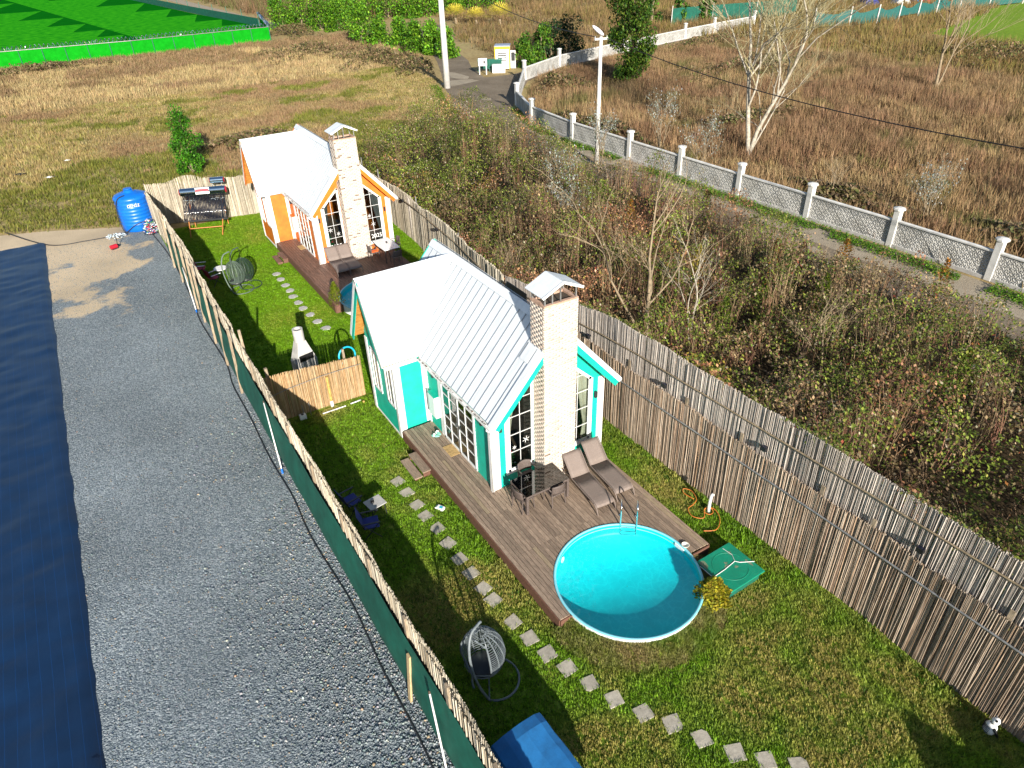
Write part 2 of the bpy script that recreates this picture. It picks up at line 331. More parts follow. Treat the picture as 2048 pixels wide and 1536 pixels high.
def gravel_mat():
    m, n, l, b = newmat('grey_gravel'); b.inputs['Roughness'].default_value = .9; b.inputs['Specular IOR Level'].default_value = .2
    tc = n.new('ShaderNodeTexCoord'); vo = n.new('ShaderNodeTexVoronoi'); vo.inputs['Scale'].default_value = 26; l.new(tc.outputs['Object'], vo.inputs['Vector'])
    hs = n.new('ShaderNodeSeparateColor'); l.new(vo.outputs['Color'], hs.inputs[0])
    cr = n.new('ShaderNodeValToRGB'); e = cr.color_ramp.elements; e[0].color = (.105, .132, .152, 1); e[0].position = .1; e[1].color = (.30, .335, .35, 1); e[1].position = .95
    x = e.new(.55); x.color = (.185, .218, .238, 1); l.new(hs.outputs[0], cr.inputs[0])
    # spilled sand: patches with a shape of their own near the far end of the yard
    sp = n.new('ShaderNodeSeparateXYZ'); l.new(tc.outputs['Object'], sp.inputs[0])
    nz = n.new('ShaderNodeTexNoise'); nz.inputs['Scale'].default_value = .33; nz.inputs['Detail'].default_value = 7; nz.inputs['Roughness'].default_value = .62; l.new(tc.outputs['Object'], nz.inputs['Vector'])
    my = n.new('ShaderNodeMapRange'); my.inputs['From Min'].default_value = 17; my.inputs['From Max'].default_value = 27; my.inputs['To Min'].default_value = -.26; my.inputs['To Max'].default_value = .12; l.new(sp.outputs[1], my.inputs[0])
    mx = n.new('ShaderNodeMapRange'); mx.inputs['From Min'].default_value = -7.6; mx.inputs['From Max'].default_value = -4.8; mx.inputs['To Min'].default_value = .05; mx.inputs['To Max'].default_value = -.3; l.new(sp.outputs[0], mx.inputs[0])
    a1 = n.new('ShaderNodeMath'); l.new(nz.outputs[0], a1.inputs[0]); l.new(my.outputs[0], a1.inputs[1]); a2 = n.new('ShaderNodeMath'); l.new(a1.outputs[0], a2.inputs[0]); l.new(mx.outputs[0], a2.inputs[1])
    rp = n.new('ShaderNodeMapRange'); rp.inputs['From Min'].default_value = .50; rp.inputs['From Max'].default_value = .56; l.new(a2.outputs[0], rp.inputs[0])
    fn = n.new('ShaderNodeTexNoise'); fn.inputs['Scale'].default_value = 30; l.new(tc.outputs['Object'], fn.inputs['Vector'])
    sr = n.new('ShaderNodeValToRGB'); sr.color_ramp.elements[0].color = (.42, .32, .20, 1); sr.color_ramp.elements[1].color = (.66, .54, .38, 1); l.new(fn.outputs[0], sr.inputs[0])
    mc = n.new('ShaderNodeMix'); mc.data_type = 'RGBA'; l.new(rp.outputs[0], mc.inputs[0]); l.new(cr.outputs[0], mc.inputs[6]); l.new(sr.outputs[0], mc.inputs[7])
    # broad wheel-worn tone
    big = n.new('ShaderNodeTexNoise'); big.inputs['Scale'].default_value = .22; big.inputs['Detail'].default_value = 5; l.new(tc.outputs['Object'], big.inputs['Vector'])
    br = n.new('ShaderNodeMapRange'); br.inputs['From Min'].default_value = .3; br.inputs['From Max'].default_value = .7; br.inputs['To Min'].default_value = .78; br.inputs['To Max'].default_value = 1.22; l.new(big.outputs[0], br.inputs[0])
    sc = n.new('ShaderNodeVectorMath'); sc.operation = 'SCALE'; l.new(mc.outputs[2], sc.inputs[0]); l.new(br.outputs[0], sc.inputs['Scale']); l.new(sc.outputs[0], b.inputs['Base Color'])
    bp = n.new('ShaderNodeBump'); bp.inputs['Strength'].default_value = .7; bp.inputs['Distance'].default_value = .03; bp.invert = True; l.new(vo.outputs['Distance'], bp.inputs['Height']); l.new(bp.outputs[0], b.inputs['Normal'])
    return m
M['gravel'] = gravel_mat()

sheet('ground', [(-400, -120), (500, -120), (500, 700), (-400, 700)], -.008, M['field'], kind='structure', label='dry brown field running to the horizon')
sheet('gravel_yard', [(-40, -40), (-4.82, -40), (-4.82, 31.6), (-5.3, 32.6), (-7.7, 33.9), (-10.8, 35.5), (-14, 36.6), (-40, 38)], 0, M['gravel'], kind='structure', label='grey crushed stone yard with patches of spilled sand')
sheet('lawn', [(-4.82, -40), (5.5, -40), (5.5, 7.75), (-4.82, 7.75)], 0, M['lawn'], kind='structure', label='mottled winter lawn round the pool')
sheet('lush_lawn', [(-4.82, 7.75), (5.5, 7.75), (6.6, 14), (7.3, 22), (7.6, 31), (-4.82, 31)], .001, M['lush'], kind='structure', label='bright green lawn behind the dividing reed fence')
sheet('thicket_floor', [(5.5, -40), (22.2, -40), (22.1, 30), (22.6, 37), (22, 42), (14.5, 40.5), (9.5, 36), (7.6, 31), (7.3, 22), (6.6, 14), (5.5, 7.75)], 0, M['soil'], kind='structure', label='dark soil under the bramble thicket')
RL = [(22.0, -40), (22.0, 0), (22.0, 12), (22.1, 24), (22.2, 33), (22.7, 38), (24.0, 45), (26.2, 52), (28.6, 58.5), (32.5, 67), (36, 75), (39.5, 84), (44, 98), (52, 112)]
RR = [(25.2, -40), (25.1, 0), (25.2, 12), (25.2, 24), (25.3, 32), (25.8, 38.5), (28.9, 45.3), (33.2, 52), (35.0, 61), (37.2, 68), (39.5, 73), (42.0, 81), (47, 97), (55, 110)]
mb = MB()
for i in range(len(RL) - 1): mb.poly([(*RL[i], .004), (*RR[i], .004), (*RR[i + 1], .004), (*RL[i + 1], .004)])
mb.obj('road', M['asphalt'], kind='structure', label='narrow worn asphalt lane bending between field and white wall')
sheet('side_road', [(28.9, 45.3), (30.0, 46.8), (37.6, 55.9), (45.2, 60.2), (72, 66.8), (72, 69.6), (45, 63.2), (38.6, 60.6), (35.0, 61), (33.2, 52)], .0055, M['asphalt'], kind='structure', label='side lane branching off behind the white wall')
for nm, pts in (('road_edge_dirt', [(24.9, -40), (27.0, -40), (26.6, 30), (26.6, 36), (28.9, 44), (29.6, 46), (28.8, 45.5), (25.7, 38.4), (25.0, 32), (24.8, 24), (24.55, 12), (24.4, 0)]),
                ('lane_dirt', [(23.4, 44), (24.6, 44), (26.6, 50.5), (26.4, 52.2), (25.2, 50.5)]), ('field_track', [(26, 230), (29, 230), (32.8, 134), (31.5, 118), (29.6, 124), (29.6, 134)])):
    sheet(nm, pts, .008, M['pale_dirt'], kind='structure', label={'road_edge_dirt': 'pale dirt strip along the foot of the white wall', 'lane_dirt': 'pale worn shoulder of the lane', 'field_track': 'pale farm track beside the bright green field'}[nm])
mb = MB()
for x, y, a, b_ in ((31.2, 60.5, 2.6, 1.5), (33, 64.5, 1.2, 3.0), (29.3, 50.7, .5, .6), (23.9, 26.5, .5, 2.0), (23.5, 8.5, .5, 2.2), (23.6, 4.5, .4, 1.0)):
    mb.poly([(x + a * (.7 + .45 * random.random()) * math.cos(t * .5236), y + b_ * (.7 + .45 * random.random()) * math.sin(t * .5236), .0085) for t in range(12)])
mb.obj('road_patch', M['pale_dirt'], kind='stuff', label='pale worn patches on the asphalt lane', cat='road patch')
sheet('meadow', [(96, 33), (99.5, 47.5), (150, 64), (220, 70), (220, -10), (96, -10)], .004, M['turf_green'], kind='structure', label='bright green meadow at the right edge')
# weed-control fabric on the left
def fabric_mat():
    m, n, l, b = newmat('dark_blue_ground_fabric'); b.inputs['Roughness'].default_value = .42; b.inputs['Specular IOR Level'].default_value = .45
    tc = n.new('ShaderNodeTexCoord'); sp = n.new('ShaderNodeSeparateXYZ'); l.new(tc.outputs['Object'], sp.inputs[0])
    md = n.new('ShaderNodeMath'); md.operation = 'MODULO'; md.inputs[1].default_value = .25; ad = n.new('ShaderNodeMath'); ad.inputs[1].default_value = 50; l.new(sp.outputs[0], ad.inputs[0]); l.new(ad.outputs[0], md.inputs[0])
    lt = n.new('ShaderNodeMath'); lt.operation = 'LESS_THAN'; lt.inputs[1].default_value = .010; l.new(md.outputs[0], lt.inputs[0])
    nz = n.new('ShaderNodeTexNoise'); nz.inputs['Scale'].default_value = 1.4; nz.inputs['Detail'].default_value = 6; l.new(tc.outputs['Object'], nz.inputs['Vector'])
    cr = n.new('ShaderNodeValToRGB'); cr.color_ramp.elements[0].color = (.003, .014, .040, 1); cr.color_ramp.elements[1].color = (.006, .031, .092, 1); l.new(nz.outputs[0], cr.inputs[0])
    mc = n.new('ShaderNodeMix'); mc.data_type = 'RGBA'; l.new(lt.outputs[0], mc.inputs[0]); l.new(cr.outputs[0], mc.inputs[6]); mc.inputs[7].default_value = (.004, .036, .125, 1); l.new(mc.outputs[2], b.inputs['Base Color'])
    return m
nx, ny = 40, 260
gx, gy = np.meshgrid(np.linspace(0, 1, nx), np.linspace(-18, 33, ny)); gy = gy.T; gx = gx.T
xr = -11.2 + (gy + 2.5) / 35.5 * .52 + .06 * (fnoise(gy, gy * 0, 2.5, 61) - .5) + .05 * (vnoise(gy, gy * 0, .5, 62) - .5)
X_ = -19 + gx * (xr + 19)
Z_ = .03 + .10 * fnoise(X_ * .7 + gy * .9, gy * 1.6 - X_ * .5, .75, 3) + .10 * fnoise(X_, gy, 3.1, 8) + .05 * np.maximum(0, vnoise(X_ * 1.2 - gy * .5, gy * .25, .5, 21) - .5) * np.clip((2 - gy) / 6, 0, 2) * 3
Z_[-1, :] = .012
idx = np.arange(nx * ny).reshape(nx, ny); F = np.stack([idx[:-1, :-1], idx[1:, :-1], idx[1:, 1:], idx[:-1, 1:]], -1).reshape(-1, 4)
me = fast_mesh('ground_cover_sheet', np.stack([X_, gy + 0 * X_, Z_], -1).reshape(-1, 3), F); me.polygons.foreach_set('use_smooth', [True] * len(me.polygons))
link_mesh('ground_cover_sheet', me, fabric_mat(), label='wide rippled dark blue ground fabric spread over the gravel', cat='ground sheet')

# loose gravel stones
def rock(seed):
    r = np.random.default_rng(seed); V = np.array([(1, 0, 0), (-1, 0, 0), (0, 1, 0), (0, -1, 0), (0, 0, .7), (0, 0, -.4)], float); V *= r.uniform(.6, 1.15, (6, 1)); V += r.normal(0, .12, (6, 3))
    return V, np.array([(0, 2, 4), (2, 1, 4), (1, 3, 4), (3, 0, 4), (2, 0, 5), (1, 2, 5), (3, 1, 5), (0, 3, 5)])
n = 46000
y = -9 + 41 * RNG.random(n) ** 1.9; x = RNG.uniform(-11.1, -4.9, n)
k = (x > -11.2 + (y + 2.5) / 35.5 * .52); x, y = x[k], y[k]; n = len(x)
big = np.clip((x + 8.2) / 3.2, 0, 1) * np.clip((10 - y) / 12, .1, 1)
s = (.013 + .012 * RNG.random(n) + .030 * big * RNG.random(n) ** 1.5) * (1 + .6 * (RNG.random(n) > .97))
scatter('gravel', [rock(i) for i in range(5)], np.c_[x, y, s * .25], RNG.uniform(0, 6.28, n), s, mixcol([(.15, .185, .205), (.205, .24, .255), (.105, .13, .15), (.27, .285, .285), (.33, .25, .165)], n, .16, [4, 4, 3, 2, .5]), M['stone'],
        kind='stuff', label='loose grey gravel stones over the yard', cat='gravel')

n = 3400; y = -9 + 19 * RNG.random(n) ** 1.4; x = -4.95 - 3.4 * RNG.random(n) ** 1.7; s = RNG.uniform(.022, .05, n)
k = vnoise(x, y, 1.4, 27) > .32; x, y, s = x[k], y[k], s[k]; n = len(x)
scatter('coarse_gravel', [rock(40 + i) for i in range(5)], np.c_[x, y, s * .3], RNG.uniform(0, 6.28, n), np.c_[s, s * RNG.uniform(.6, 1, n), s * .8], mixcol([(.18, .21, .225), (.25, .275, .285), (.125, .15, .168), (.36, .37, .36), (.40, .30, .19)], n, .18, [4, 4, 3, 1.5, .5]), M['stone'], tilt=RNG.uniform(-.5, .5, n), kind='stuff', label='coarser broken stones along the foot of the green fence', cat='gravel')
# grass of the two lawns
DECK1 = lambda x, y: ((x > -1.15) & (x < 3.8) & (y > -5.25) & (y < 4.35)) | ((x - 1.17) ** 2 + (y + 4.85) ** 2 < 1.98 ** 2) | ((x > -1.12) & (x < 4.05) & (y > -.1) & (y < 7))
DECK2 = lambda x, y: DECK1(x - 1.34, y - 19.44)
STONES = [(-2.18, 2.43), (-2.16, 1.79), (-2.14, 1.11), (-2.13, .55), (-2.06, -.12), (-2.08, -.82), (-2.1, -1.52), (-2.07, -2.15), (-2.05, -2.79), (-2.02, -3.26), (-1.96, -4.13), (-1.87, -4.76), (-1.76, -5.37), (-1.58, -5.94), (-1.38, -6.56), (-1.15, -7.17), (-.82, -7.78), (-.46, -8.32), (-.16, -8.91), (.2, -9.51), (.61, -9.97), (1.1, -10.43)]
FAR_STONES = [(-.75, 20.74), (-.74, 19.97), (-.75, 19.12), (-.76, 18.39), (-.83, 17.64), (-.84, 16.84), (-.84, 16.14), (-.76, 15.3), (-.71, 14.46), (-.6, 13.65)]
def clear_of_stones(x, y, L, r=.2):
    k = np.ones(len(x), bool)
    for a, b in L: k &= ~((abs(x - a) < r) & (abs(y - b) < r))
    return k
n = 66000
x = RNG.uniform(-4.7, 5.35, n); y = RNG.uniform(-13.5, 7.6, n)
k = ~DECK1(x, y) & clear_of_stones(x, y, STONES, .17); x, y = x[k], y[k]; n = len(x)
g = fnoise(x, y, 2.6, 5); g2 = vnoise(x, y, .5, 9)
dry = np.clip((g - .5) * 3 + (g2 - .5) * 1.1 + .30 - .2 * (y > 2) + .15 * np.exp(-((np.hypot(x - 1.2, y + 5) - 2.6) / .6) ** 2), 0, 1)
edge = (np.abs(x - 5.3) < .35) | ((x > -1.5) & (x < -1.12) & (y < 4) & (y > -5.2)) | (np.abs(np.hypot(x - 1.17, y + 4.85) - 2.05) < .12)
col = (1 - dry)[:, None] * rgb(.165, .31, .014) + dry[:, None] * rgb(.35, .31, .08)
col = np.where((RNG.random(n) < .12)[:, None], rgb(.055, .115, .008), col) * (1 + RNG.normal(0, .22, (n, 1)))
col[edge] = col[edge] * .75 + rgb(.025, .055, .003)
s = RNG.uniform(.7, 1.3, n) * (1 + .8 * edge * RNG.random(n) * (vnoise(x, y, .7, 19) > .45))
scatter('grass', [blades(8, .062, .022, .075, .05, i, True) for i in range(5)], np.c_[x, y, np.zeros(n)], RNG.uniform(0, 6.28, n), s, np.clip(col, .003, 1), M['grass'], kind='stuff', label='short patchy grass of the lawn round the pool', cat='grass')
n = 24000
x = RNG.uniform(-4.7, 7.3, n); y = RNG.uniform(7.9, 30.8, n)
k = ~DECK2(x, y) & clear_of_stones(x, y, FAR_STONES, .19) & (x < 5.4 + (y - 7.7) * .12); x, y = x[k], y[k]; n = len(x)
dry = np.clip((fnoise(x, y, 2.2, 15) - .45) * 2.2, 0, .8)
col = (1 - dry)[:, None] * rgb(.14, .29, .006) + dry[:, None] * rgb(.25, .27, .035); col *= 1 + RNG.normal(0, .16, (n, 1))
scatter('grass', [blades(7, .06, .028, .09, .05, 10 + i, True) for i in range(4)], np.c_[x, y, np.zeros(n)], RNG.uniform(0, 6.28, n), RNG.uniform(.8, 1.3, n), np.clip(col, .003, 1), M['grass'], kind='stuff', label='lush bright green grass of the far lawn', cat='grass')
# ---------------------------------------------------------------- the two cottages
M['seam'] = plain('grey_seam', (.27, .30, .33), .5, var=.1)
W_, O_, OF, ZE, ZR, YR, YB, LW, LB, HW, HB = 4.0, .23, .50, 3.13, 5.65, 5.58, 7.09, 1.495, 1.09, 1.34, 1.16
ZD = .386
S1 = (ZR - ZE) / (2 + O_); S2 = (ZR - ZE) / HW
def siding(fn, z0, z1, iv, h=.14):
    mb = MB(); z = z0
    while z < z1 - .01:
        zt = min(z + h, z1)
        for a, b in iv((z + zt) / 2):
            if b - a < .02: continue
            mb.add([fn(a, z, .014), fn(b, z, .014), fn(b, zt, 0), fn(a, zt, 0), fn(a, z, 0), fn(b, z, 0)], [(0, 1, 2, 3), (4, 5, 1, 0)])
        z = zt
    return mb
def cut(a, b, holes):
    out = [(a, b)]
    for h0, h1 in holes:
        nx = []
        for p, q in out:
            if h1 <= p or h0 >= q: nx.append((p, q)); continue
            if h0 > p: nx.append((p, h0))
            if h1 < q: nx.append((h1, q))
        out = nx
    return out
def clip_poly(poly, a, b, c):
    """keep a*u+b*v<=c"""
    out = []
    for i in range(len(poly)):
        p, q = poly[i], poly[(i + 1) % len(poly)]; dp, dq = a * p[0] + b * p[1] - c, a * q[0] + b * q[1] - c
        if dp <= 0: out.append(p)
        if dp * dq < 0: t = dp / (dp - dq); out.append((p[0] + t * (q[0] - p[0]), p[1] + t * (q[1] - p[1])))
    return out
def window(house, fn, nrm, outline, us, vs_, name='window', fw=.07):
    """frame, glazing bars and one pane per opening; outline is a convex (u,v) polygon, fn maps to 3-D"""
    mb = MB(); n = len(outline); nrm = Vector(nrm)
    for i in range(n):
        p, q = Vector(fn(*outline[i])), Vector(fn(*outline[(i + 1) % n])); d = (q - p).normalized() * fw * .45
        mb.beam(p - d + nrm * .012, q + d + nrm * .012, fw, .04, nrm)
        # beam 'up' along the wall normal keeps the bar flat on the wall
    edges = [(outline[i], outline[(i + 1) % n]) for i in range(n)]
    area = sum(p[0] * q[1] - p[1] * q[0] for p, q in edges); sg = 1 if area > 0 else -1
    half = [((q[1] - p[1]) * sg, -(q[0] - p[0]) * sg, ((q[1] - p[1]) * p[0] - (q[0] - p[0]) * p[1]) * sg) for p, q in edges]
    def clip_all(poly):
        for a, b, c in half:
            poly = clip_poly(poly, a, b, c)
            if len(poly) < 3: return []
        return poly
    lo_u, hi_u, lo_v, hi_v = min(p[0] for p in outline), max(p[0] for p in outline), min(p[1] for p in outline), max(p[1] for p in outline)
    for u in us:
        q = clip_all([(u - .007, lo_v), (u + .007, lo_v), (u + .007, hi_v), (u - .007, hi_v)])
        if q: mb.ext([Vector(fn(*p)) + nrm * .012 for p in q], nrm * .022)
    for v in vs_:
        q = clip_all([(lo_u, v - .007), (hi_u, v - .007), (hi_u, v + .007), (lo_u, v + .007)])
        if q: mb.ext([Vector(fn(*p)) + nrm * .010 for p in q], nrm * .022)
    w = mb.obj(name, M['white'], house)
    U = [lo_u] + list(us) + [hi_u]; Vv = [lo_v] + list(vs_) + [hi_v]
    for i in range(len(U) - 1):
        for j in range(len(Vv) - 1):
            q = clip_all([(U[i], Vv[j]), (U[i + 1], Vv[j]), (U[i + 1], Vv[j + 1]), (U[i], Vv[j + 1])])
            if len(q) >= 3: MB().ext([Vector(fn(*p)) + nrm * .006 for p in q], nrm * .004).obj('pane', M['glass'], w)
    return w
def star(cx, cz, r, fn, mb, k=6):
    for i in range(k // 2 + k % 2):
        a = math.pi * i / (k // 2 + k % 2) + .3
        mb.beam(fn(cx - r * math.cos(a), cz - r * math.sin(a)), fn(cx + r * math.cos(a), cz + r * math.sin(a)), .016, .003, (0, 1, 0))
def brickwork(x0, x1, y0, y1, z0, z1, cols, wts):
    """bricks of three faces of a stack, proud of the mortar core"""
    V = []; F = []; K = []; bl, bh, g = .20, .062, .012; rows = int((z1 - z0) / (bh + g))
    B = np.array([(0, 3, 2, 1), (4, 5, 6, 7), (0, 1, 5, 4), (1, 2, 6, 5), (2, 3, 7, 6), (3, 0, 4, 7)])
    def put(a, b):
        o = len(V); x_0, y_0, z_0 = a; x_1, y_1, z_1 = b
        V.extend([(x_0, y_0, z_0), (x_1, y_0, z_0), (x_1, y_1, z_0), (x_0, y_1, z_0), (x_0, y_0, z_1), (x_1, y_0, z_1), (x_1, y_1, z_1), (x_0, y_1, z_1)]); F.extend((B + o).tolist())
        c = np.array(cols[random.choices(range(len(cols)), wts)[0]]) * random.uniform(.9, 1.08); K.extend([c] * 8)
    for r in range(rows):
        z = z0 + r * (bh + g) + g; sh = (r % 2) * .106
        u = x0 - sh
        while u < x1 - .02:
            a, b = max(u, x0), min(u + bl, x1)
            d = random.uniform(.002, .005)
            if b - a > .04: put((a, y0 - d, z), (b, y0 + .02, z + bh))
            u += bl + g
        for sx in (-1, 1):
            u = y0 - (.106 - sh)
            while u < y1 - .02:
                a, b = max(u, y0 + .004), min(u + bl, y1); d = random.uniform(.0015, .003)
                if b - a > .04: put((x0 - d, a, z), (x0 + .02, b, z + bh)) if sx < 0 else put((x1 - .02, a, z), (x1 + d, b, z + bh))
                u += bl + g
    me = fast_mesh('brickwork', V, F); a = me.color_attributes.new('Col', 'FLOAT_COLOR', 'POINT')
    a.data.foreach_set('color', np.c_[np.array(K), np.ones(len(K))].astype(np.float32).ravel())
    return me
def make_house(label, paint, loc, seam, stickers, bricks, wts, curtain):
    h = thing('cottage', label, 'house', loc)
    # walls
    winL = [(.53, .92), (1.36, .92), (1.36, 3.98), (.53, 3.19)]; winR = [(2.64, .92), (3.47, .92), (3.47, 3.19), (2.64, 3.98)]
    top = lambda x: ZE + S1 * (min(x, 4 - x) + O_) - .14
    def front_iv(z):
        t = (z - ZE + .14) / S1 - O_; a = max(0, t); b = min(4, 4 - t); hs = []
        for x0, x1, lo, hi in ((.53, 1.36, 3.19, 3.98), (2.64, 3.47, 3.19, 3.98)):
            if .92 < z < lo: hs.append((x0, x1))
            elif lo <= z < hi: f = (z - lo) / (hi - lo) * .83; hs.append((x0 + f, x1) if x0 < 2 else (x0, x1 - f))
        hs.append((1.44, 2.53))
        return cut(a, b, hs)
    siding(lambda u, z, d: (u, -d, z), .30, 4.9, lambda z: cut(0, 2, [(1.44, 2)]) and [(a, min(b, 1.44)) for a, b in front_iv(z) if a < 1.44]).obj('wall', paint, h)
    siding(lambda u, z, d: (u, -d, z), .30, 4.9, lambda z: [(max(a, 2.53), b) for a, b in front_iv(z) if b > 2.53]).obj('wall', paint, h)
    def left_iv(z): return cut(0, YR - HB, [(1.06, 3.20)] if .40 < z < 2.72 else [])
    siding(lambda u, z, d: (-d, u, z), .30, 3.16, left_iv).obj('wall', paint, h)
    siding(lambda u, z, d: (u, YR - HB - d, z), .06, 3.40, lambda z: [(-LB, 0)]).obj('wall', paint, h)
    def wing_iv(z):
        t = max(0, (z - ZE - .14) / S2); a, b = YR - HB + max(0, t - .02), YR + HB - max(0, t - .02); hs = []
        if 1.16 < z < 2.72: hs = [(4.66, 5.20), (5.78, 6.36)]
        return cut(a, b, hs)
    siding(lambda u, z, d: (-LB - d, u, z), .12, 5.35, wing_iv).obj('wall', paint, h)
    mb = MB(); mb.box(W_ - .05, W_, .02, YB - .35, .05, 3.2); mb.box(-LB, W_, YB - .36, YB - .32, .05, 3.15); mb.poly([(0, YB - .34, 3.15), (W_, YB - .34, 3.15), (2, YB - .34, 5.3)])
    mb.obj('rear_wall', paint, h)
    mb = MB(); mb.box(.02, W_ - .06, .03, YB - .4, .30, .40); mb.box(-LB + .02, .02, YR - HB + .03, YR + HB - .03, .12, .40); mb.obj('floor', M['wood_floor'], h)
    MB().box(-LB - .015, .0, YR - HB - .02, YR + HB, 0, .06).obj('plinth', M['white'], h)
    # corner boards
    for x0, x1, y0, y1, z0, z1 in ((-.03, .0, -.035, .17, .37, 3.02), (-.001, .20, -.036, -.002, .37, 3.15), (-.12, -.034, -.05, .05, .37, 2.95), (3.80, 4.03, -.036, -.002, .30, 3.10), (4.0, 4.03, -.002, .16, .3, 3.0),
                                   (-LB - .02, -LB + .2, YR - HB - .035, YR - HB - .002, .06, 3.02), (-LB - .035, -LB - .004, YR - HB - .034, YR - HB + .14, .06, 3.0), (-.13, 0, YR - HB - .034, YR - HB - .002, .37, 3.02),
                                   (-.034, -.002, YR - HB - .18, YR - HB - .036, .37, 3.0), (-LB - .035, -LB - .004, YR + HB - .16, YR + HB + .02, .06, 3.0), (-.034, -.002, 3.24, 3.42, .37, 2.98)):
        MB().box(x0, x1, y0, y1, z0, z1).obj('corner_board', M['white'], h)
    # windows
    fy = lambda u, v: (u, -.012, v)
    window(h, fy, (0, -1, 0), winL, [.92], [1.58, 2.22, 2.86, 3.45], fw=.09)
    window(h, fy, (0, -1, 0), winR, [3.0], [1.52, 2.17, 2.80, 3.40], fw=.09)
    for (x0, x1, zs) in ((.41, .482, 3.16), (3.518, 3.59, 3.16)): MB().box(x0, x1, -.030, -.003, .84, zs).obj('window_trim', M['white'], h)
    for (x0, x1) in ((.41, 1.42), (2.56, 3.59)): MB().box(x0, x1, -.06, -.004, .80, .875).obj('window_sill', M['white'], h)
    fx = lambda u, v: (-LB - .012, u, v)
    window(h, fx, (-1, 0, 0), [(5.20, 1.16), (4.66, 1.16), (4.66, 2.72), (5.20, 2.72)], [4.93], [], fw=.08)
    window(h, fx, (-1, 0, 0), [(6.36, 1.16), (5.78, 1.16), (5.78, 2.72), (6.36, 2.72)], [6.07], [], fw=.08)
    fd = lambda u, v: (-.012, u, v)
    for a, b in ((1.08, 2.12), (2.14, 3.18)):
        d = window(h, fd, (-1, 0, 0), [(b, .44), (a, .44), (a, 2.70), (b, 2.70)], [(a + b) / 2], [.95, 1.38, 1.82, 2.26], name='door', fw=.08)
        MB().beam((-.05, 2.05 if a < 2 else 2.22, 1.42), (-.05, 2.05 if a < 2 else 2.22, 1.56), .03, .04).obj('handle', M['steel'], d)
    # curtains inside
    def drape(pts_top, pts_bot, axis):
        mb = MB(); k = 26; v = []
        for i in range(k):
            t = i / (k - 1); a = Vector(pts_top[0]).lerp(Vector(pts_top[1]), t); b = Vector(pts_bot[0]).lerp(Vector(pts_bot[1]), t); w = .025 * math.sin(i * 1.9)
            o = Vector((0, w, 0)) if axis == 'y' else Vector((w, 0, 0)); v += [a + o, b + o]
        return mb.add(v, [(2 * i, 2 * i + 2, 2 * i + 3, 2 * i + 1) for i in range(k - 1)])
    drape([(.42, .10, 3.2), (.86, .10, 3.6)], [(.42, .10, 1.5), (.56, .10, 1.5)], 'y').obj('curtain', curtain, h)
    drape([(2.95, .10, 3.7), (3.58, .10, 3.2)], [(3.34, .10, 1.5), (3.58, .10, 1.5)], 'y').obj('curtain', curtain, h)
    drape([(3.34, .10, 1.5), (3.58, .10, 1.5)], [(3.25, .10, .9), (3.58, .10, .9)], 'y').obj('curtain', curtain, h)
    for y0, y1 in ((4.64, 5.22), (5.76, 6.38)): drape([(-LB + .12, y0, 2.8), (-LB + .12, y1, 2.8)], [(-LB + .12, y0, 1.1), (-LB + .12, y1, 1.1)], 'x').obj('curtain', M['grey_curtain'], h)
    # roof: solid slopes, then one sheet-metal panel per seam bay
    n1 = Vector((-S1, 0, 1)).normalized(); n1r = Vector((S1, 0, 1)).normalized(); n2 = Vector((0, -S2, 1)).normalized(); n2b = Vector((0, S2, 1)).normalized()
    zl = lambda x: ZE + S1 * (x + O_); zr_ = lambda x: ZE + S1 * (W_ + O_ - x); zf = lambda y: ZE + S2 * (y - YR + HW); zb = lambda y: ZE + S2 * (YR + HW - y)
    PL = lambda x, y: Vector((x, y, zl(x))); PR = lambda x, y: Vector((x, y, zr_(x))); PF = lambda x, y: Vector((x, y, zf(y))); PB = lambda x, y: Vector((x, y, zb(y)))
    mb = MB()
    mb.ext([PL(-O_, -OF), PL(-O_, YR - HW), PL(2, YR), PL(2, -OF)], -n1 * .09); mb.ext([PL(2, YR), PL(-O_, YR + HW), PL(-O_, YB), PL(2, YB)], -n1 * .09)
    mb.ext([PR(2, -OF), PR(2, YB), PR(W_ + O_, YB), PR(W_ + O_, -OF)], -n1r * .09)
    mb.ext([PF(-LW, YR - HW), PF(-O_, YR - HW), PF(2, YR), PF(-LW, YR)], -n2 * .09); mb.ext([PB(-LW, YR), PB(2, YR), PB(-O_, YR + HW), PB(-LW, YR + HW)], -n2b * .09)
    roof = mb.obj('roof', M['white'], h)
    xv = lambda y: -O_ + (2 + O_) * max(0, 1 - abs(y - YR) / HW)
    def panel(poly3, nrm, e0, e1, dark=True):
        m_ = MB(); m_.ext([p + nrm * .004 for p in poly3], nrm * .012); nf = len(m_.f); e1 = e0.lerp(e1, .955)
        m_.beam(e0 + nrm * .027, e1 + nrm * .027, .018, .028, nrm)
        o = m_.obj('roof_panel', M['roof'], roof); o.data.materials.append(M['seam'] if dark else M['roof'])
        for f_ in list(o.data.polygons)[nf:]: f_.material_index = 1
    ys = np.arange(-OF, YB - .05, seam).tolist() + [YB]
    for a, b in zip(ys[:-1], ys[1:]):
        brk = [y for y in (YR - HW, YR, YR + HW) if a < y < b]
        low = [a] + brk + [b]
        pts = [PL(min(xv(y), 1.995), y) for y in low]
        if all(p.x > 1.9 for p in pts): continue
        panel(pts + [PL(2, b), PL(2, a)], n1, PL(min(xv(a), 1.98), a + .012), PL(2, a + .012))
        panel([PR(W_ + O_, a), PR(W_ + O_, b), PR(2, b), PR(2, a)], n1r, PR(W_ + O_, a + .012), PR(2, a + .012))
    yv = lambda x: YR - HW + (HW * (x + O_) / (2 + O_) if x > -O_ else 0)
    xs = np.arange(-LW, 1.95, seam).tolist() + [2.0]
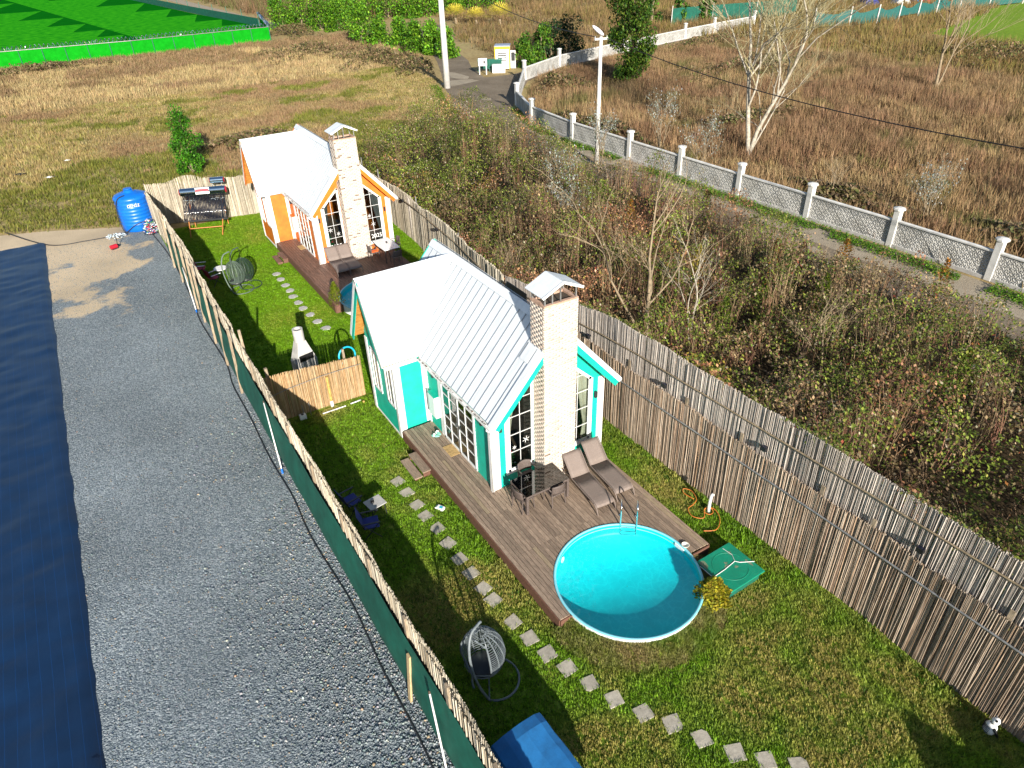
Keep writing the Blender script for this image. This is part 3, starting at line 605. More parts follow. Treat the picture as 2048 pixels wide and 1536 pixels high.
    for a, b in zip(xs[:-1], xs[1:]):
        low = [a] + ([-O_] if a < -O_ < b else []) + [b]
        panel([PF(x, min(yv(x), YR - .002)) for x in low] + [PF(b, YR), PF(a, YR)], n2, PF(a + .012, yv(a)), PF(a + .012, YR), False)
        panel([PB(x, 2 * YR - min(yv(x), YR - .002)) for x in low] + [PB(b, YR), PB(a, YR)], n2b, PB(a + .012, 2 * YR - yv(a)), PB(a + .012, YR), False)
    mb = MB()
    for s, nn, PP in ((-1, n1, PL), (1, n1r, PR)):
        mb.ext([PP(2, .101) + nn * .052, PP(2, YB + .01) + nn * .052, PP(2 + s * .17, YB + .01) + nn * .052, PP(2 + s * .17, .101) + nn * .052], nn * .008)
    mb.obj('ridge_cap', M['roof'], roof)
    mb = MB()
    for s, nn, PP in ((-1, n2, PF), (1, n2b, PB)):
        mb.ext([PP(-LW - .01, YR) + nn * .050, PP(1.98, YR) + nn * .050, PP(1.9, YR + s * .09) + nn * .050, PP(-LW - .01, YR + s * .09) + nn * .050], nn * .008)
    mb.obj('ridge_cap', M['roof'], roof)
    # rake trim: white edge flashing over coloured bargeboards
    for PP, nn, xe, xc in ((PL, n1, -O_ - .02, 1.43), (PR, n1r, W_ + O_ + .02, 2.54)):
        MB().ext([PP(xe, -OF - .03) + nn * .054, PP(xc, -OF - .03) + nn * .054, PP(xc, -OF + .17) + nn * .054, PP(xe, -OF + .17) + nn * .054], nn * .010).obj('rake_flashing', M['roof'], roof)
        MB().beam(PP(xe, -OF - .018) - nn * .015, PP(xc, -OF - .018) - nn * .015, .030, .13, nn).obj('rake_edge', M['white'], roof)
        MB().beam(PP(xe, -OF - .014) - nn * .165, PP(xc, -OF - .014) - nn * .165, .028, .17, nn).obj('bargeboard', paint, roof)
        MB().beam(PP(xe, YB + .015) - nn * .06, PP(2, YB + .015) - nn * .06, .028, .2, nn).obj('bargeboard', paint, roof)
    # lead flashing where the stack passes through the left slope
    mb = MB(); mb.ext([PL(1.10, -OF + .2) + n1 * .062, PL(1.432, -OF + .2) + n1 * .062, PL(1.432, .10) + n1 * .062, PL(1.10, .10) + n1 * .062], n1 * .006); mb.obj('stack_flashing', M['roof'], roof)
    for PP, nn, ye in ((PF, n2, YR - HW - .02), (PB, n2b, YR + HW + .02)):
        MB().beam(PP(-LW - .018, ye) - nn * .01, PP(-LW - .018, YR) - nn * .01, .030, .13, nn).obj('rake_edge', M['white'], roof)
        MB().beam(PP(-LW - .012, ye) - nn * .16, PP(-LW - .012, YR) - nn * .16, .028, .17, nn).obj('bargeboard', paint, roof)
        mb = MB(); k = 16
        for i in range(k):
            a, b = i / k, (i + .9) / k; ya, yb_ = ye + (YR - ye) * a, ye + (YR - ye) * b
            mb.ext([PP(-LW + .02, ya) - nn * .094, PP(-LB, ya) - nn * .094, PP(-LB, yb_) - nn * .094, PP(-LW + .02, yb_) - nn * .094], -nn * .015)
        mb.obj('soffit', M['soffit'], roof, kind='stuff')
    # eaves: gutter, fascia
    def gutter(p0, p1, out):
        p0, p1, out = Vector(p0), Vector(p1), Vector(out); mb = MB(); prof = [(0, 0), (0, -.07), (.02, -.10), (.08, -.10), (.11, -.07), (.11, .0), (.10, .0), (.10, -.06), (.075, -.09), (.025, -.09), (.01, -.06), (.01, 0)]
        mb.add([p + out * a + Vector((0, 0, b)) for p in (p0, p1) for a, b in prof], [(i, (i + 1) % 12, 12 + (i + 1) % 12, 12 + i) for i in range(12)] + [tuple(range(12)), tuple(range(23, 11, -1))])
        return mb
    g = gutter((-O_ - .005, -OF + .02, ZE - .03), (-O_ - .005, YR - HW - .02, ZE - .03), (-1, 0, 0)).obj('gutter', M['white'], roof)
    gutter((W_ + O_ + .005, -OF + .02, ZE - .03), (W_ + O_ + .005, YB, ZE - .03), (1, 0, 0)).obj('gutter', M['white'], roof)
    gutter((-LW + .03, YR - HW - .005, ZE - .03), (-O_ - .12, YR - HW - .005, ZE - .03), (0, -1, 0)).obj('gutter', M['white'], roof)
    nn_ = 90; V = np.c_[np.full(nn_, -O_ - .06) + RNG.normal(0, .022, nn_), RNG.uniform(-OF + .1, YR - HW - .15, nn_), np.full(nn_, ZE - .075)]
    scatter('gutter_leaves', [LEAF], V, RNG.uniform(0, 6, nn_), RNG.uniform(.04, .09, nn_), mixcol([(.05, .035, .02), (.12, .07, .03)], nn_), M['leaf'], parent=g, tilt=RNG.uniform(-.5, .5, nn_), kind='stuff')
    mb = MB(); mb.tube([(-O_ - .06, -.28, ZE - .13), (-O_ - .06, -.24, ZE - .22), (-.10, -.1, ZE - .42), (-.085, -.08, ZE - .6), (-.085, -.08, .42)], .04, 10); mb.obj('downpipe', M['white'], h, smooth=True)
    for x0, y0, x1, y1 in ((-LB - .02, YR - HB - .05, 0, YR - HB - .02),): MB().box(x0, x1, y0, y1, ZE - .12, ZE + .02).obj('eave_board', M['white'], h)
    # wall lamps, box by the door
    for x, y, z, ax in ((3.70, -.05, 2.5, 'y'), (.24, -.05, 2.62, 'y'), (-.05, 3.72, 2.6, 'x'), (-.05, .55, 2.62, 'x')):
        mb = MB(); mb.box(x - .045, x + .045, y - .045, y + .045, z - .11, z + .11); l_ = mb.obj('wall_lamp', M['dark_metal'], h, bevel=.01)
        MB().box(x - .03, x + .03, y - .03, y + .03, z + .111, z + .118).obj('lamp_glass', M['glass'], l_)
    bx_ = MB().box(-.19, -.004, 3.46, 3.94, 1.02, 1.86).obj('switch_box', M['white'], h, bevel=.012)
    MB().box(-.20, -.005, 3.45, 3.95, 1.861, 1.885).obj('box_cover', paint, bx_)
    MB().box(-.195, -.191, 3.52, 3.88, 1.12, 1.78).obj('box_door', M['white'], bx_)
    # chimney
    cx0, cx1, cy0, cy1, cz = 1.434, 2.535, -.585, .10, 6.40
    ch = MB().box(cx0, cx1, cy0, cy1, .30, cz - .06).obj('chimney', M['mortar'], h)
    o = link_mesh('brickwork', brickwork(cx0, cx1, cy0, cy1, .36, cz, bricks, wts), M['brick'], ch, kind='stuff')
    MB().box(cx0 + .09, cx1 - .09, cy0 + .09, cy1 - .09, cz - .055, cz - .05).obj('flue', M['bark_dark'], ch)
    mb = MB(); t = .035
    for x0, x1, y0, y1 in ((cx0, cx1, cy0, cy0 + .1), (cx0, cx1, cy1 - .1, cy1), (cx0, cx0 + .1, cy0 + .101, cy1 - .101), (cx1 - .1, cx1, cy0 + .101, cy1 - .101)): mb.box(x0 - .004, x1 + .004, y0, y1, cz - .058, cz + .012)
    mb.obj('chimney_rim', plain('terracotta_rim', (.46, .30, .22), .9, var=.2), ch)
    for x, y in ((cx0 + .05, cy0 + .05), (1.98, cy0 + .05), (cx1 - .05, cy0 + .05), (cx0 + .05, cy1 - .05), (1.72, cy1 - .05), (cx1 - .05, cy1 - .05), (1.72, cy0 + .05)):
        MB().box(x - .016, x + .016, y - .016, y + .016, cz + .012, 6.70 + (.25 if abs(x - 1.98) < .1 else .12 if abs(x - 1.72) < .1 else 0) - .02).obj('cap_post', M['galv'], ch)
    ex = .10; px0, px1, py0, py1 = cx0 - ex, cx1 + ex, cy0 - .07, cy1 + .08; zz0, zz1 = 6.68, 6.98; xm = (cx0 + cx1) / 2
    for xa in (px0, px1):
        mb = MB(); nrm = Vector(((zz1 - zz0) * (1 if xa > xm else -1), 0, abs(xa - xm))).normalized()
        mb.ext([Vector((xa, py0, zz0)), Vector((xm, py0, zz1)), Vector((xm, py1, zz1)), Vector((xa, py1, zz0))], nrm * .03)
        mb.obj('cap_roof', M['roof'], ch)
    mb = MB()
    for xa in (px0, px1): mb.beam((xa, py0 - .012, zz0 + .012), (xm, py0 - .012, zz1 + .012), .02, .07)
    mb.obj('cap_trim', M['white'], ch)
    if stickers:
        fp = lambda u, v: (u, -.024, v)
        mb = MB()
        for (sx, sz, r_) in stickers: star(sx, sz, r_, fp, mb)
        mb.obj('snowflake_sticker', M['white'], h, kind='stuff')
    return h
pale = [(.55, .475, .41), (.57, .50, .435), (.53, .445, .38), (.47, .38, .315), (.19, .14, .11)]
teal_house = make_house('turquoise cottage with white metal roof and tall pale brick chimney beside the pool', M['teal'], (0, 0, 0), .345, [(1.13, 1.86, .12), (.72, 1.72, .07)], pale, [4, 4, 3, 1.0, .03], M['curtain'])
orange_house = make_house('orange cottage with white metal roof standing farther off behind the turquoise one', M['orange'], (1.34, 19.44, .13), .25, [(.72, 2.0, .12), (1.1, 1.75, .10), (2.85, 2.3, .10), (3.0, 1.85, .12)], pale, [4, 4, 3, 1.0, .8], M['grey_curtain'])
def lettering(text, size, parent, loc, rot, mat, depth=.004, name='lettering'):
    cu = bpy.data.curves.new('t', 'FONT'); cu.body = text; cu.size = size; cu.extrude = depth; cu.align_x = 'CENTER'
    t = bpy.data.objects.new('t', cu); C.objects.link(t); dg = bpy.context.evaluated_depsgraph_get(); dg.update()
    me = bpy.data.meshes.new_from_object(t.evaluated_get(dg)); bpy.data.objects.remove(t)
    o = link_mesh(name, me, mat, parent); o.location = loc; o.rotation_euler = rot
    return o
lettering('2025', .30, orange_house, (.90, -.026, 1.02), (R(90), 0, 0), M['white'])
lettering('2025', .30, orange_house, (3.10, -.026, 1.10), (R(90), 0, 0), M['white'])
# christmas trees seen behind the front windows
def conifer_mesh(name, h, r, n, cols, mat, parent=None, lo=.0, **kw):
    t = RNG.random(n) ** .8; z = lo + (h - lo) * t; rr = r * (1 - t) * (.55 + .45 * RNG.random(n)) + .02 * r; a = RNG.uniform(0, 6.283, n)
    return scatter(name, [LEAF], np.c_[rr * np.cos(a), rr * np.sin(a), z], a + np.pi / 2, RNG.uniform(.6, 1.3, n) * r * .28, mixcol(cols, n, .2), mat, parent, tilt=RNG.uniform(-.9, .3, n), **kw)
for hs in (teal_house, orange_house):
    t = thing('christmas_tree', 'small decorated christmas tree behind the front window of the %s cottage' % ('turquoise' if hs is teal_house else 'orange'), 'tree', (hs.location.x + .66, .45 + hs.location.y, hs.location.z + .41))
    conifer_mesh('crown', 1.5, .42, 700, [(.01, .12, .03), (.02, .18, .05)], M['leaf'], t, lo=.12)
    MB().cyl((0, 0, 0), (0, 0, .3), .04, .03, 8).obj('trunk', M['bark_dark'], t)
    for i in range(9):
        a = i * 2.4; z = .25 + i * .12; rr = .42 * (1 - z / 1.5)
        MB().lathe([(.001, -.05), (.035, -.035), (.05, 0), (.035, .035), (.001, .05)], n=10).obj('bauble', M['red'] if i % 2 else M['steel'], t, smooth=True).location = (rr * math.cos(a), rr * math.sin(a), z)
# ---------------------------------------------------------------- decks and pools
PCX, PCY, PR_ = 1.17, -4.83, 1.93
def make_deck(label, loc, mat, alt):
    d = thing('wooden_deck', label, 'deck', loc); w, gap = .108, .015; x = -1.10; k = 0
    def end(xx, f):
        t = PR_ + .03; dx = xx - PCX
        return max(f, PCY + math.sqrt(t * t - dx * dx)) if abs(dx) < t else f
    while x < 3.74:
        xb = min(x + w, 3.755); y1 = 4.27 if xb < .001 else -.04; f = -4.97 - .045 * max(0, x)
        if xb > .0 and x < .0: xb = -.001
        if 1.40 < xb and x < 2.57: y1 = -.545
        cuts = sorted({round(c, 2) for c in ((2.0 + random.uniform(-.8, .8), -1.2 + random.uniform(-.5, .5), -2.62) if xb <= 0 else (-2.62, -2.62))} )
        ys = [y1] + [c for c in sorted(cuts, reverse=True) if c < y1 - .3] + [None]
        for a, b in zip(ys[:-1], ys[1:]):
            steps = 4; xs = [x + (xb - x) * i / steps for i in range(steps + 1)]
            lo = [(xx, (end(xx, f) if b is None else b + .004)) for xx in xs]
            if max(p[1] for p in lo) > a - .05: continue
            dz = random.uniform(-.002, .002)
            poly = [Vector((p[0], p[1], .356 + dz)) for p in lo] + [Vector((xb, a, .356 + dz)), Vector((x, a, .356 + dz))]
            new = alt and ((abs(x + .70) < .06 and a < 2.2 and a > 0) or (.0 < x + .42 < .115 and b is None) or (3.50 < x < 3.6 and b is None))
            MB().ext(poly, (0, 0, .03)).obj('plank', M['deck_new'] if new else mat, d)
        x = xb + gap; k += 1
    for p in ((-1.135, -1.105, -4.97, 4.27, .02, .36), (-1.10, -.74, -5.005, -4.975, .02, .355), (3.16, 3.76, -5.185, -5.155, .02, .345), (3.758, 3.788, -5.15, .25, .02, .355)):
        MB().box(*p).obj('fascia_board', M['fascia'], d)
    for yy in (-4.4, -3.2, -2.0, -.8): MB().box(-1.09, 3.74 if yy > -2.5 else -.75, yy, yy + .05, .02, .352).obj('joist', M['bark_dark'], d)
    for yy in (.6, 1.9, 3.2, 4.1): MB().box(-1.09, -.06, yy, yy + .05, .02, .352).obj('joist', M['bark_dark'], d)
    for x0, x1, z0, z1 in ((-1.42, -1.14, .20, .24), (-1.72, -1.44, .07, .11)):
        s = MB().box(x0, x1, 2.12, 3.22, z0, z1).obj('step_tread', mat, d)
        for yy in (2.14, 3.16): MB().box(x0 + .02, x1 - .02, yy, yy + .04, .003, z0 - .002).obj('step_support', M['fascia'], s)
    return d
make_deck('weathered brown plank deck round the turquoise cottage and pool', (0, 0, 0), M['deck'], True)
make_deck('reddish brown plank deck in front of the orange cottage', (1.34, 19.44, .13), M['deck_far'], False)
def make_pool(label, loc):
    p = thing('round_pool', label, 'pool', loc); r = PR_
    MB().lathe([(r + .004, .003), (r + .004, .37)], 0, 0, 96).obj('outer_wall', M['pool_white'], p, smooth=True)
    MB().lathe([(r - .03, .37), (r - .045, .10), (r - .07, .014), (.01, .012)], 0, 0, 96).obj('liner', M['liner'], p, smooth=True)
    MB().lathe([(r + .01, .355), (r + .025, .385), (r + .015, .402), (r - .035, .402), (r - .048, .385), (r - .035, .36)], 0, 0, 96).obj('rim', M['rim'], p, smooth=True)
    MB().lathe([(r - .045, .262), (r - .045, .285)], 0, 0, 96).obj('water_line', plain('lime_waterline', (.34, .55, .30), .6, var=.2), p, smooth=True)
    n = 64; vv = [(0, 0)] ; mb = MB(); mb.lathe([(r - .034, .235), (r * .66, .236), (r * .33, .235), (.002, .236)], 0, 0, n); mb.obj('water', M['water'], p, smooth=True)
    return p
pool1 = make_pool('round pool of bright turquoise water set into the deck', (PCX, PCY, 0))
pool2 = make_pool('round blue pool half hidden behind the turquoise cottage roof', (1.34 + PCX, 19.44 + PCY, .13))
for pp in (pool1,):
    a = R(-1); s = MB()
    s.box(-.17, .17, -.02, .02, .25, .375); o = s.obj('skimmer', M['pool_white'], pp, bevel=.01); o.location = ((PR_ - .05) * math.cos(R(2)), (PR_ - .05) * math.sin(R(2)), 0); o.rotation_euler = (0, 0, R(92))
    MB().box(-.12, .12, -.024, -.0205, .275, .335).obj('skimmer_mouth', M['cyan'], o)
    f = MB().tube([(.075 * math.cos(t * .3927), 0, .075 * math.sin(t * .3927)) for t in range(16)], .02, 8, closed=True).obj('inlet', M['pool_white'], pp, smooth=True)
    f.location = ((PR_ - .07) * math.cos(R(121)), (PR_ - .07) * math.sin(R(121)), .15); f.rotation_euler = (0, 0, R(31))
# turf banked against the open side of the near pool
mb = MB(); mb.lathe([(PR_ + .006, .26), (PR_ + .12, .25), (PR_ + .32, .14), (PR_ + .62, .004)], PCX, PCY, 40, R(184), R(352)); mb.obj('pool_bank', M['lawn'], smooth=True, kind='structure', label='low turf bank against the open side of the near pool')
n = 3600; a = RNG.uniform(R(183), R(353), n); q = PR_ + .03 + .6 * RNG.random(n); z = np.interp(q - PR_, [.0, .12, .32, .62], [.26, .25, .14, 0]) - .01
dry = np.clip(fnoise(q * np.cos(a), q * np.sin(a), .6, 77) * 2 - .35, 0, 1)[:, None]
scatter('grass', [blades(8, .07, .022, .07, .06, 20 + i, True) for i in range(4)], np.c_[PCX + q * np.cos(a), PCY + q * np.sin(a), z], RNG.uniform(0, 6.28, n), RNG.uniform(.7, 1.4, n), (1 - dry) * rgb(.12, .20, .015) + dry * rgb(.30, .24, .10) + RNG.normal(0, .01, (n, 1)), M['grass'], kind='stuff', label='rough half dry grass on the bank round the near pool', cat='grass')
# pool ladder
def ladder(loc, rz, label):
    t = thing('pool_ladder', label, 'ladder', loc, rz)
    for sx in (-.225, .225):
        pts = [(sx, .28, .386)] + [(sx, .28 - .0 * i, .386 + .1 * i) for i in range(1, 5)]
        c = [(sx, .08 + .20 * math.cos(a), .86 + .26 * math.sin(a)) for a in [R(10 + 16 * i) for i in range(11)]]
        pts = [(sx, .28, .388), (sx, .285, .55), (sx, .28, .78)] + c + [(sx, -.12, .70), (sx, -.115, .38), (sx, -.11, .02)]
        MB().tube(pts, .021, 10).obj('rail', M['steel'], t, smooth=True)
        MB().cyl((sx, .28, .387), (sx, .28, .402), .055, .05, 16).obj('flange', M['steel'], t)
    for z in (.33, .19, .055):
        MB().box(-.205, .205, -.16, -.08, z - .012, z + .012).obj('step', M['steel'], t, bevel=.006)
    return t
ladder((PCX + 1.98 * .644, PCY + 1.98 * .765, 0), R(-40), 'chrome ladder with two hoops at the edge of the near pool')

# ---------------------------------------------------------------- loungers, tables, chairs
def make_lounger(label, loc, rz, group='sun loungers on the decks'):
    t = thing('sun_lounger', label, 'sun lounger', loc, rz, group); w = .31
    prof = [(.0, .325), (-.5, .315), (-1.0, .31), (-1.18, .305), (-1.28, .28), (-1.34, .22)]
    def sling(pr, nm, th=.012):
        mb = MB(); n = len(pr); v = []
        for (y, z) in pr:
            for i in range(7): u = -1 + i / 3; v.append((u * (w - .02), y, z - .018 * (1 - u * u)))
        f = [(a * 7 + i, a * 7 + i + 1, (a + 1) * 7 + i + 1, (a + 1) * 7 + i) for a in range(n - 1) for i in range(6)]
        mb.add(v, f); o = mb.obj(nm, M['sling'], t, smooth=True); m = o.modifiers.new('th', 'SOLIDIFY'); m.thickness = th; return o
    sling([(a, b) for a, b in prof], 'seat'); back = [(.02, .33), (.18, .47), (.36, .64), (.52, .78), (.62, .85)]; sling(back, 'backrest')
    for s in (-1, 1):
        MB().tube([(s * w, .62, .30)] + [(s * w, y, z - .01) for y, z in prof], .017, 8).obj('side_rail', M['sling'], t, smooth=True)
        MB().tube([(s * w, y, z) for y, z in back], .015, 8).obj('back_rail', M['sling'], t, smooth=True)
        MB().tube([(s * w, -1.18, .30), (s * w, -1.36, .20), (s * w, -1.44, .004)], .017, 8).obj('leg', M['sling'], t, smooth=True)
        MB().tube([(s * (w - .03), .50, .29), (s * (w - .03), .56, .004)], .017, 8).obj('leg', M['sling'], t, smooth=True)
        MB().tube([(s * (w - .05), .42, .69), (s * (w - .05), .55, .31)], .010, 6).obj('back_strut', M['dark_metal'], t)
    MB().tube([(-w, .62, .30), (w, .62, .30)], .014, 8).obj('cross_bar', M['sling'], t)
    return t
make_lounger('taupe sun lounger in the middle of the near deck, closer to the dining table', (2.32, -1.22, ZD), -.082)
make_lounger('taupe sun lounger at the right edge of the near deck, nearest the reed fence', (3.15, -1.06, ZD), -.077)
make_lounger('grey brown sun lounger of the orange cottage, the left one of its pair', (1.82, 18.72, .52), -.05)
make_lounger('grey brown sun lounger of the orange cottage, the right one beside the chimney', (2.46, 18.70, .52), -.05)
def make_chair(label, loc, rz, mat, group):
    t = thing('garden_chair', label, 'chair', loc, rz, group)      # faces local -Y
    mb = MB(); mb.box(-.235, .235, -.24, .22, .415, .45); mb.obj('seat', mat, t, bevel=.02)
    mb = MB(); k = 9; v = []
    for j, z in enumerate((.50, .58, .66, .75, .83)):
        for i in range(k):
            u = -1 + 2 * i / (k - 1); v.append((u * .225, .235 + .05 * (z - .45) * 2 - .07 * u * u + (0 if j < 4 else -.0), z - (.03 * u * u if j == 4 else 0)))
    mb.add(v, [(a * k + i, a * k + i + 1, (a + 1) * k + i + 1, (a + 1) * k + i) for a in range(4) for i in range(k - 1)])
    b = mb.obj('backrest', mat, t, smooth=True); m = b.modifiers.new('th', 'SOLIDIFY'); m.thickness = .022
    for sx, sy in ((-1, -1), (1, -1), (-1, 1), (1, 1)):
        MB().tube([(sx * .215, sy * .20, .43), (sx * .235, sy * .235, .003)], [.022, .016], 8).obj('leg', mat, t)
    for sx in (-1, 1):
        MB().tube([(sx * .225, .20, .44), (sx * .232, .205, .56)], .018, 8).obj('back_post', mat, t)
        MB().tube([(sx * .245, .19, .64), (sx * .26, 0, .655), (sx * .255, -.20, .64), (sx * .235, -.22, .44)], .018, 8).obj('armrest', mat, t, smooth=True)
    return t
g = 'chairs of the near dining table'
make_chair('brown rattan chair between the glass table and the turquoise wall', (.93, -.42, ZD), R(0), M['rattan'], g)
make_chair('brown rattan chair at the long side of the glass table nearest the pool', (1.20, -1.42, ZD), R(180), M['rattan'], g)
make_chair('brown rattan chair at the left end of the glass table', (.30, -1.12, ZD), R(97), M['rattan'], g)
t = thing('dining_table', 'dark rattan table with smoked glass top on the near deck', 'table', (.94, -1.04, ZD))
mb = MB()
for x0, x1, y0, y1 in ((-.75, .75, -.44, -.37), (-.75, .75, .37, .44), (-.75, -.68, -.369, .369), (.68, .75, -.369, .369)): mb.box(x0, x1, y0, y1, .64, .705)
mb.obj('frame', M['rattan'], t)
for sx in (-1, 1):
    for sy in (-1, 1): MB().box(sx * .745 - (.075 if sx > 0 else 0), sx * .745 + (.075 if sx < 0 else 0), sy * .435 - (.075 if sy > 0 else 0), sy * .435 + (.075 if sy < 0 else 0), .002, .639).obj('leg', M['rattan'], t)
MB().box(-.745, .745, -.435, .435, .706, .714).obj('glass_top', M['table_glass'], t)
# far dining set
t = thing('dining_table', 'white topped table on the orange cottage deck', 'table', (4.42, 18.2, .52))
mb = MB(); mb.ext([(-.42, -.8, .71), (.42, -.8, .71), (.46, .0, .71), (.42, .8, .71), (-.42, .8, .71), (-.46, 0, .71)], (0, 0, .03)); mb.obj('table_top', M['white'], t, bevel=.01)
for sx in (-1, 1):
    for sy in (-1, 1): MB().tube([(sx * .3, sy * .6, .71), (sx * .36, sy * .7, .003)], .022, 8).obj('leg', M['dark_metal'], t)
g = 'chairs of the far dining table'
c_ = make_chair('taupe chair with an orange cushion left of the white table', (3.76, 18.35, .52), R(90), M['rattan'], g)
MB().box(-.19, .19, -.2, .16, .452, .50).obj('cushion', plain('orange_cushion', (.75, .12, .02), .8), c_, bevel=.02, label='orange seat cushion')
make_chair('taupe chair at the near end of the white table, its back to the pool', (4.45, 17.10, .52), R(180), M['rattan'], g)
make_chair('taupe chair right of the white table by the far reed fence', (5.05, 18.6, .52), R(-90), M['rattan'], g)
MB().lathe([(.001, 1.262), (.045, 1.262), (.05, 1.30), (.04, 1.34), (.03, 1.34), (.03, 1.28), (.001, 1.275)], 4.5, 18.3, 14).obj('ashtray', M['dark_metal'], label='small dark pot standing on the white table', cat='pot', smooth=True)

# ---------------------------------------------------------------- small things on and by the near deck
MB().box(-.36, .0, 2.14, 2.74, ZD + .003, ZD + .018).obj('doormat', M['mat_tan'], label='tan doormat before the glass doors of the turquoise cottage', cat='doormat', bevel=.004).location.x = -.03
MB().box(1.00, 1.30, 21.9, 22.5, .52, .535).obj('doormat', M['mat_tan'], label='tan doormat before the orange cottage doors', cat='doormat')
for i, (x, y, a) in enumerate(((-.16, 3.50, .3), (-.30, 3.42, .8))):
    t = thing('slipper', ('mint slipper on the deck, nearer the white box' if i == 0 else 'mint slipper on the deck, farther from the wall'), 'slipper', (x, y, ZD), a, 'mint slippers by the door')
    mb = MB(); mb.ext([(.055 * math.cos(q) * (1 + .25 * math.sin(q)), .14 * math.sin(q), .002) for q in [k * .3927 for k in range(16)]], (0, 0, .03)); mb.obj('sole', plain('mint_foam', (.25, .62, .52), .8), t)
    mb = MB(); mb.tube([(-.055, .03, .03), (-.04, .05, .075), (0, .06, .09), (.04, .05, .075), (.055, .03, .03)], .022, 8); mb.obj('strap', M['white'], t, smooth=True)
t = thing('black_shoe', 'dark shoe on the deck under the white box', 'shoe', (-.12, 3.66, ZD), .2)
mb = MB(); mb.lathe([(.001, .0), (.05, .0), (.06, .03), (.05, .07), (.03, .09), (.001, .095)], n=12); o = mb.obj('upper', M['black'], t, smooth=True); o.scale = (.8, 1.9, 1)
t = thing('juice_carton', 'small white carton lying on the grass beside the near deck', 'carton', (-1.62, .55, .003), .5)
mb = MB(); mb.box(-.07, .07, -.13, .10, 0, .10); mb.ext([(-.07, .1, 0), (-.07, .17, .05), (-.07, .1, .1)], (.14, 0, 0)); mb.obj('body', M['white'], t, bevel=.006); MB().box(-.045, .045, -.08, .02, .101, .104).obj('print', M['cyan'], t)
t = thing('bowl', 'white bowl on the deck corner beside the pool', 'bowl', (3.16, -4.86, ZD))
MB().lathe([(.001, .0), (.07, .002), (.105, .045), (.11, .06), (.098, .058), (.065, .015), (.001, .012)], n=24).obj('shell', plain('cream_ceramic', (.75, .72, .62), .4), t, smooth=True)
# green lid on the filter box
t = thing('filter_box', 'green square lid on the pool filter box at the deck corner', 'filter box', (3.66, -6.03, 0), R(1))
MB().box(-.54, .54, -.54, .54, .002, .325).obj('box', M['green_paint'], t)
l_ = MB().box(-.63, .63, -.62, .62, .326, .366).obj('lid', M['lid'], t, bevel=.012)
MB().tube([(.47 * math.cos(k * .131), .47 * math.sin(k * .131), .362) for k in range(48)], .012, 6, closed=True).obj('lid_ring', M['lid'], l_, smooth=True)
for (x, y, a, b_, r0) in ((-.52, .42, .10, .17, .2), (.50, -.18, .045, .15, -.3), (-.08, .05, .10, .06, .4), (.12, -.10, .07, .05, 1), (-.02, .14, .05, .05, 0), (.34, .33, .06, .1, .5)):
    MB().poly([(x + a * random.uniform(.6, 1.15) * math.cos(q * .524 + r0), y + b_ * random.uniform(.6, 1.15) * math.sin(q * .524 + r0), .3675) for q in range(12)]).obj('worn_patch', M['lid_worn'], l_)
mb = MB(); mb.tube([(-.64, -.02, .375), (-.2, .0, .374), (.22, .05, .374), (.30, -.05, .374), (.64, -.25, .375)], .009, 5); mb.tube([(-.645, .45, .35), (-.65, -.02, .36), (-.64, -.62, .35)], .009, 5); mb.tube([(.30, .55, .374), (.34, .25, .372), (.22, .05, .374)], .006, 5)
mb.obj('cord', M['white'], t)
# hose on a stand pipe
t = thing('standpipe', 'white wrapped garden tap post with orange hose coiled at its foot', 'tap', (4.95, -4.0, 0))
mb = MB(); pts = [(.0, 0, 0), (.01, .01, .35), (.02, .0, .66), (.035, -.03, .72), (.05, -.07, .70)]; mb.tube(pts, [.055, .05, .05, .045, .03], 10); mb.obj('post', plain('white_wrapping', (.72, .71, .69), .8, var=.2, scale=18, bump=.6, bscale=25), t, smooth=True)
def spline(pts, k=8):
    P = [Vector(p) for p in pts]; P = [P[0]] + P + [P[-1]]; out = []
    for i in range(1, len(P) - 2):
        for j in range(k):
            u = j / k; a, b, c, d = P[i - 1], P[i], P[i + 1], P[i + 2]
            out.append(.5 * ((2 * b) + (c - a) * u + (2 * a - 5 * b + 4 * c - d) * u * u + (3 * b - a - 3 * c + d) * u ** 3))
    return out + [P[-2]]
hp = [(4.24, -4.52, .03), (4.55, -4.68, .03), (4.85, -4.55, .03), (5.06, -4.30, .04), (5.12, -4.05, .05), (4.98, -3.90, .06), (4.80, -3.98, .05), (4.85, -4.14, .04), (5.02, -4.12, .03), (5.04, -3.96, .09), (4.86, -3.92, .07), (4.62, -4.14, .03), (4.40, -3.92, .03), (4.50, -3.62, .03), (4.78, -3.56, .04), (5.0, -3.45, .05), (5.12, -3.12, .06), (5.0, -2.9, .05), (4.88, -3.05, .04), (4.95, -3.4, .03)]
MB().tube(spline([(a, b, c + .045) for a, b, c in hp]), .014, 6).obj('garden_hose', M['hose'], smooth=True, label='orange garden hose lying in loops on the grass by the reed fence', cat='hose')
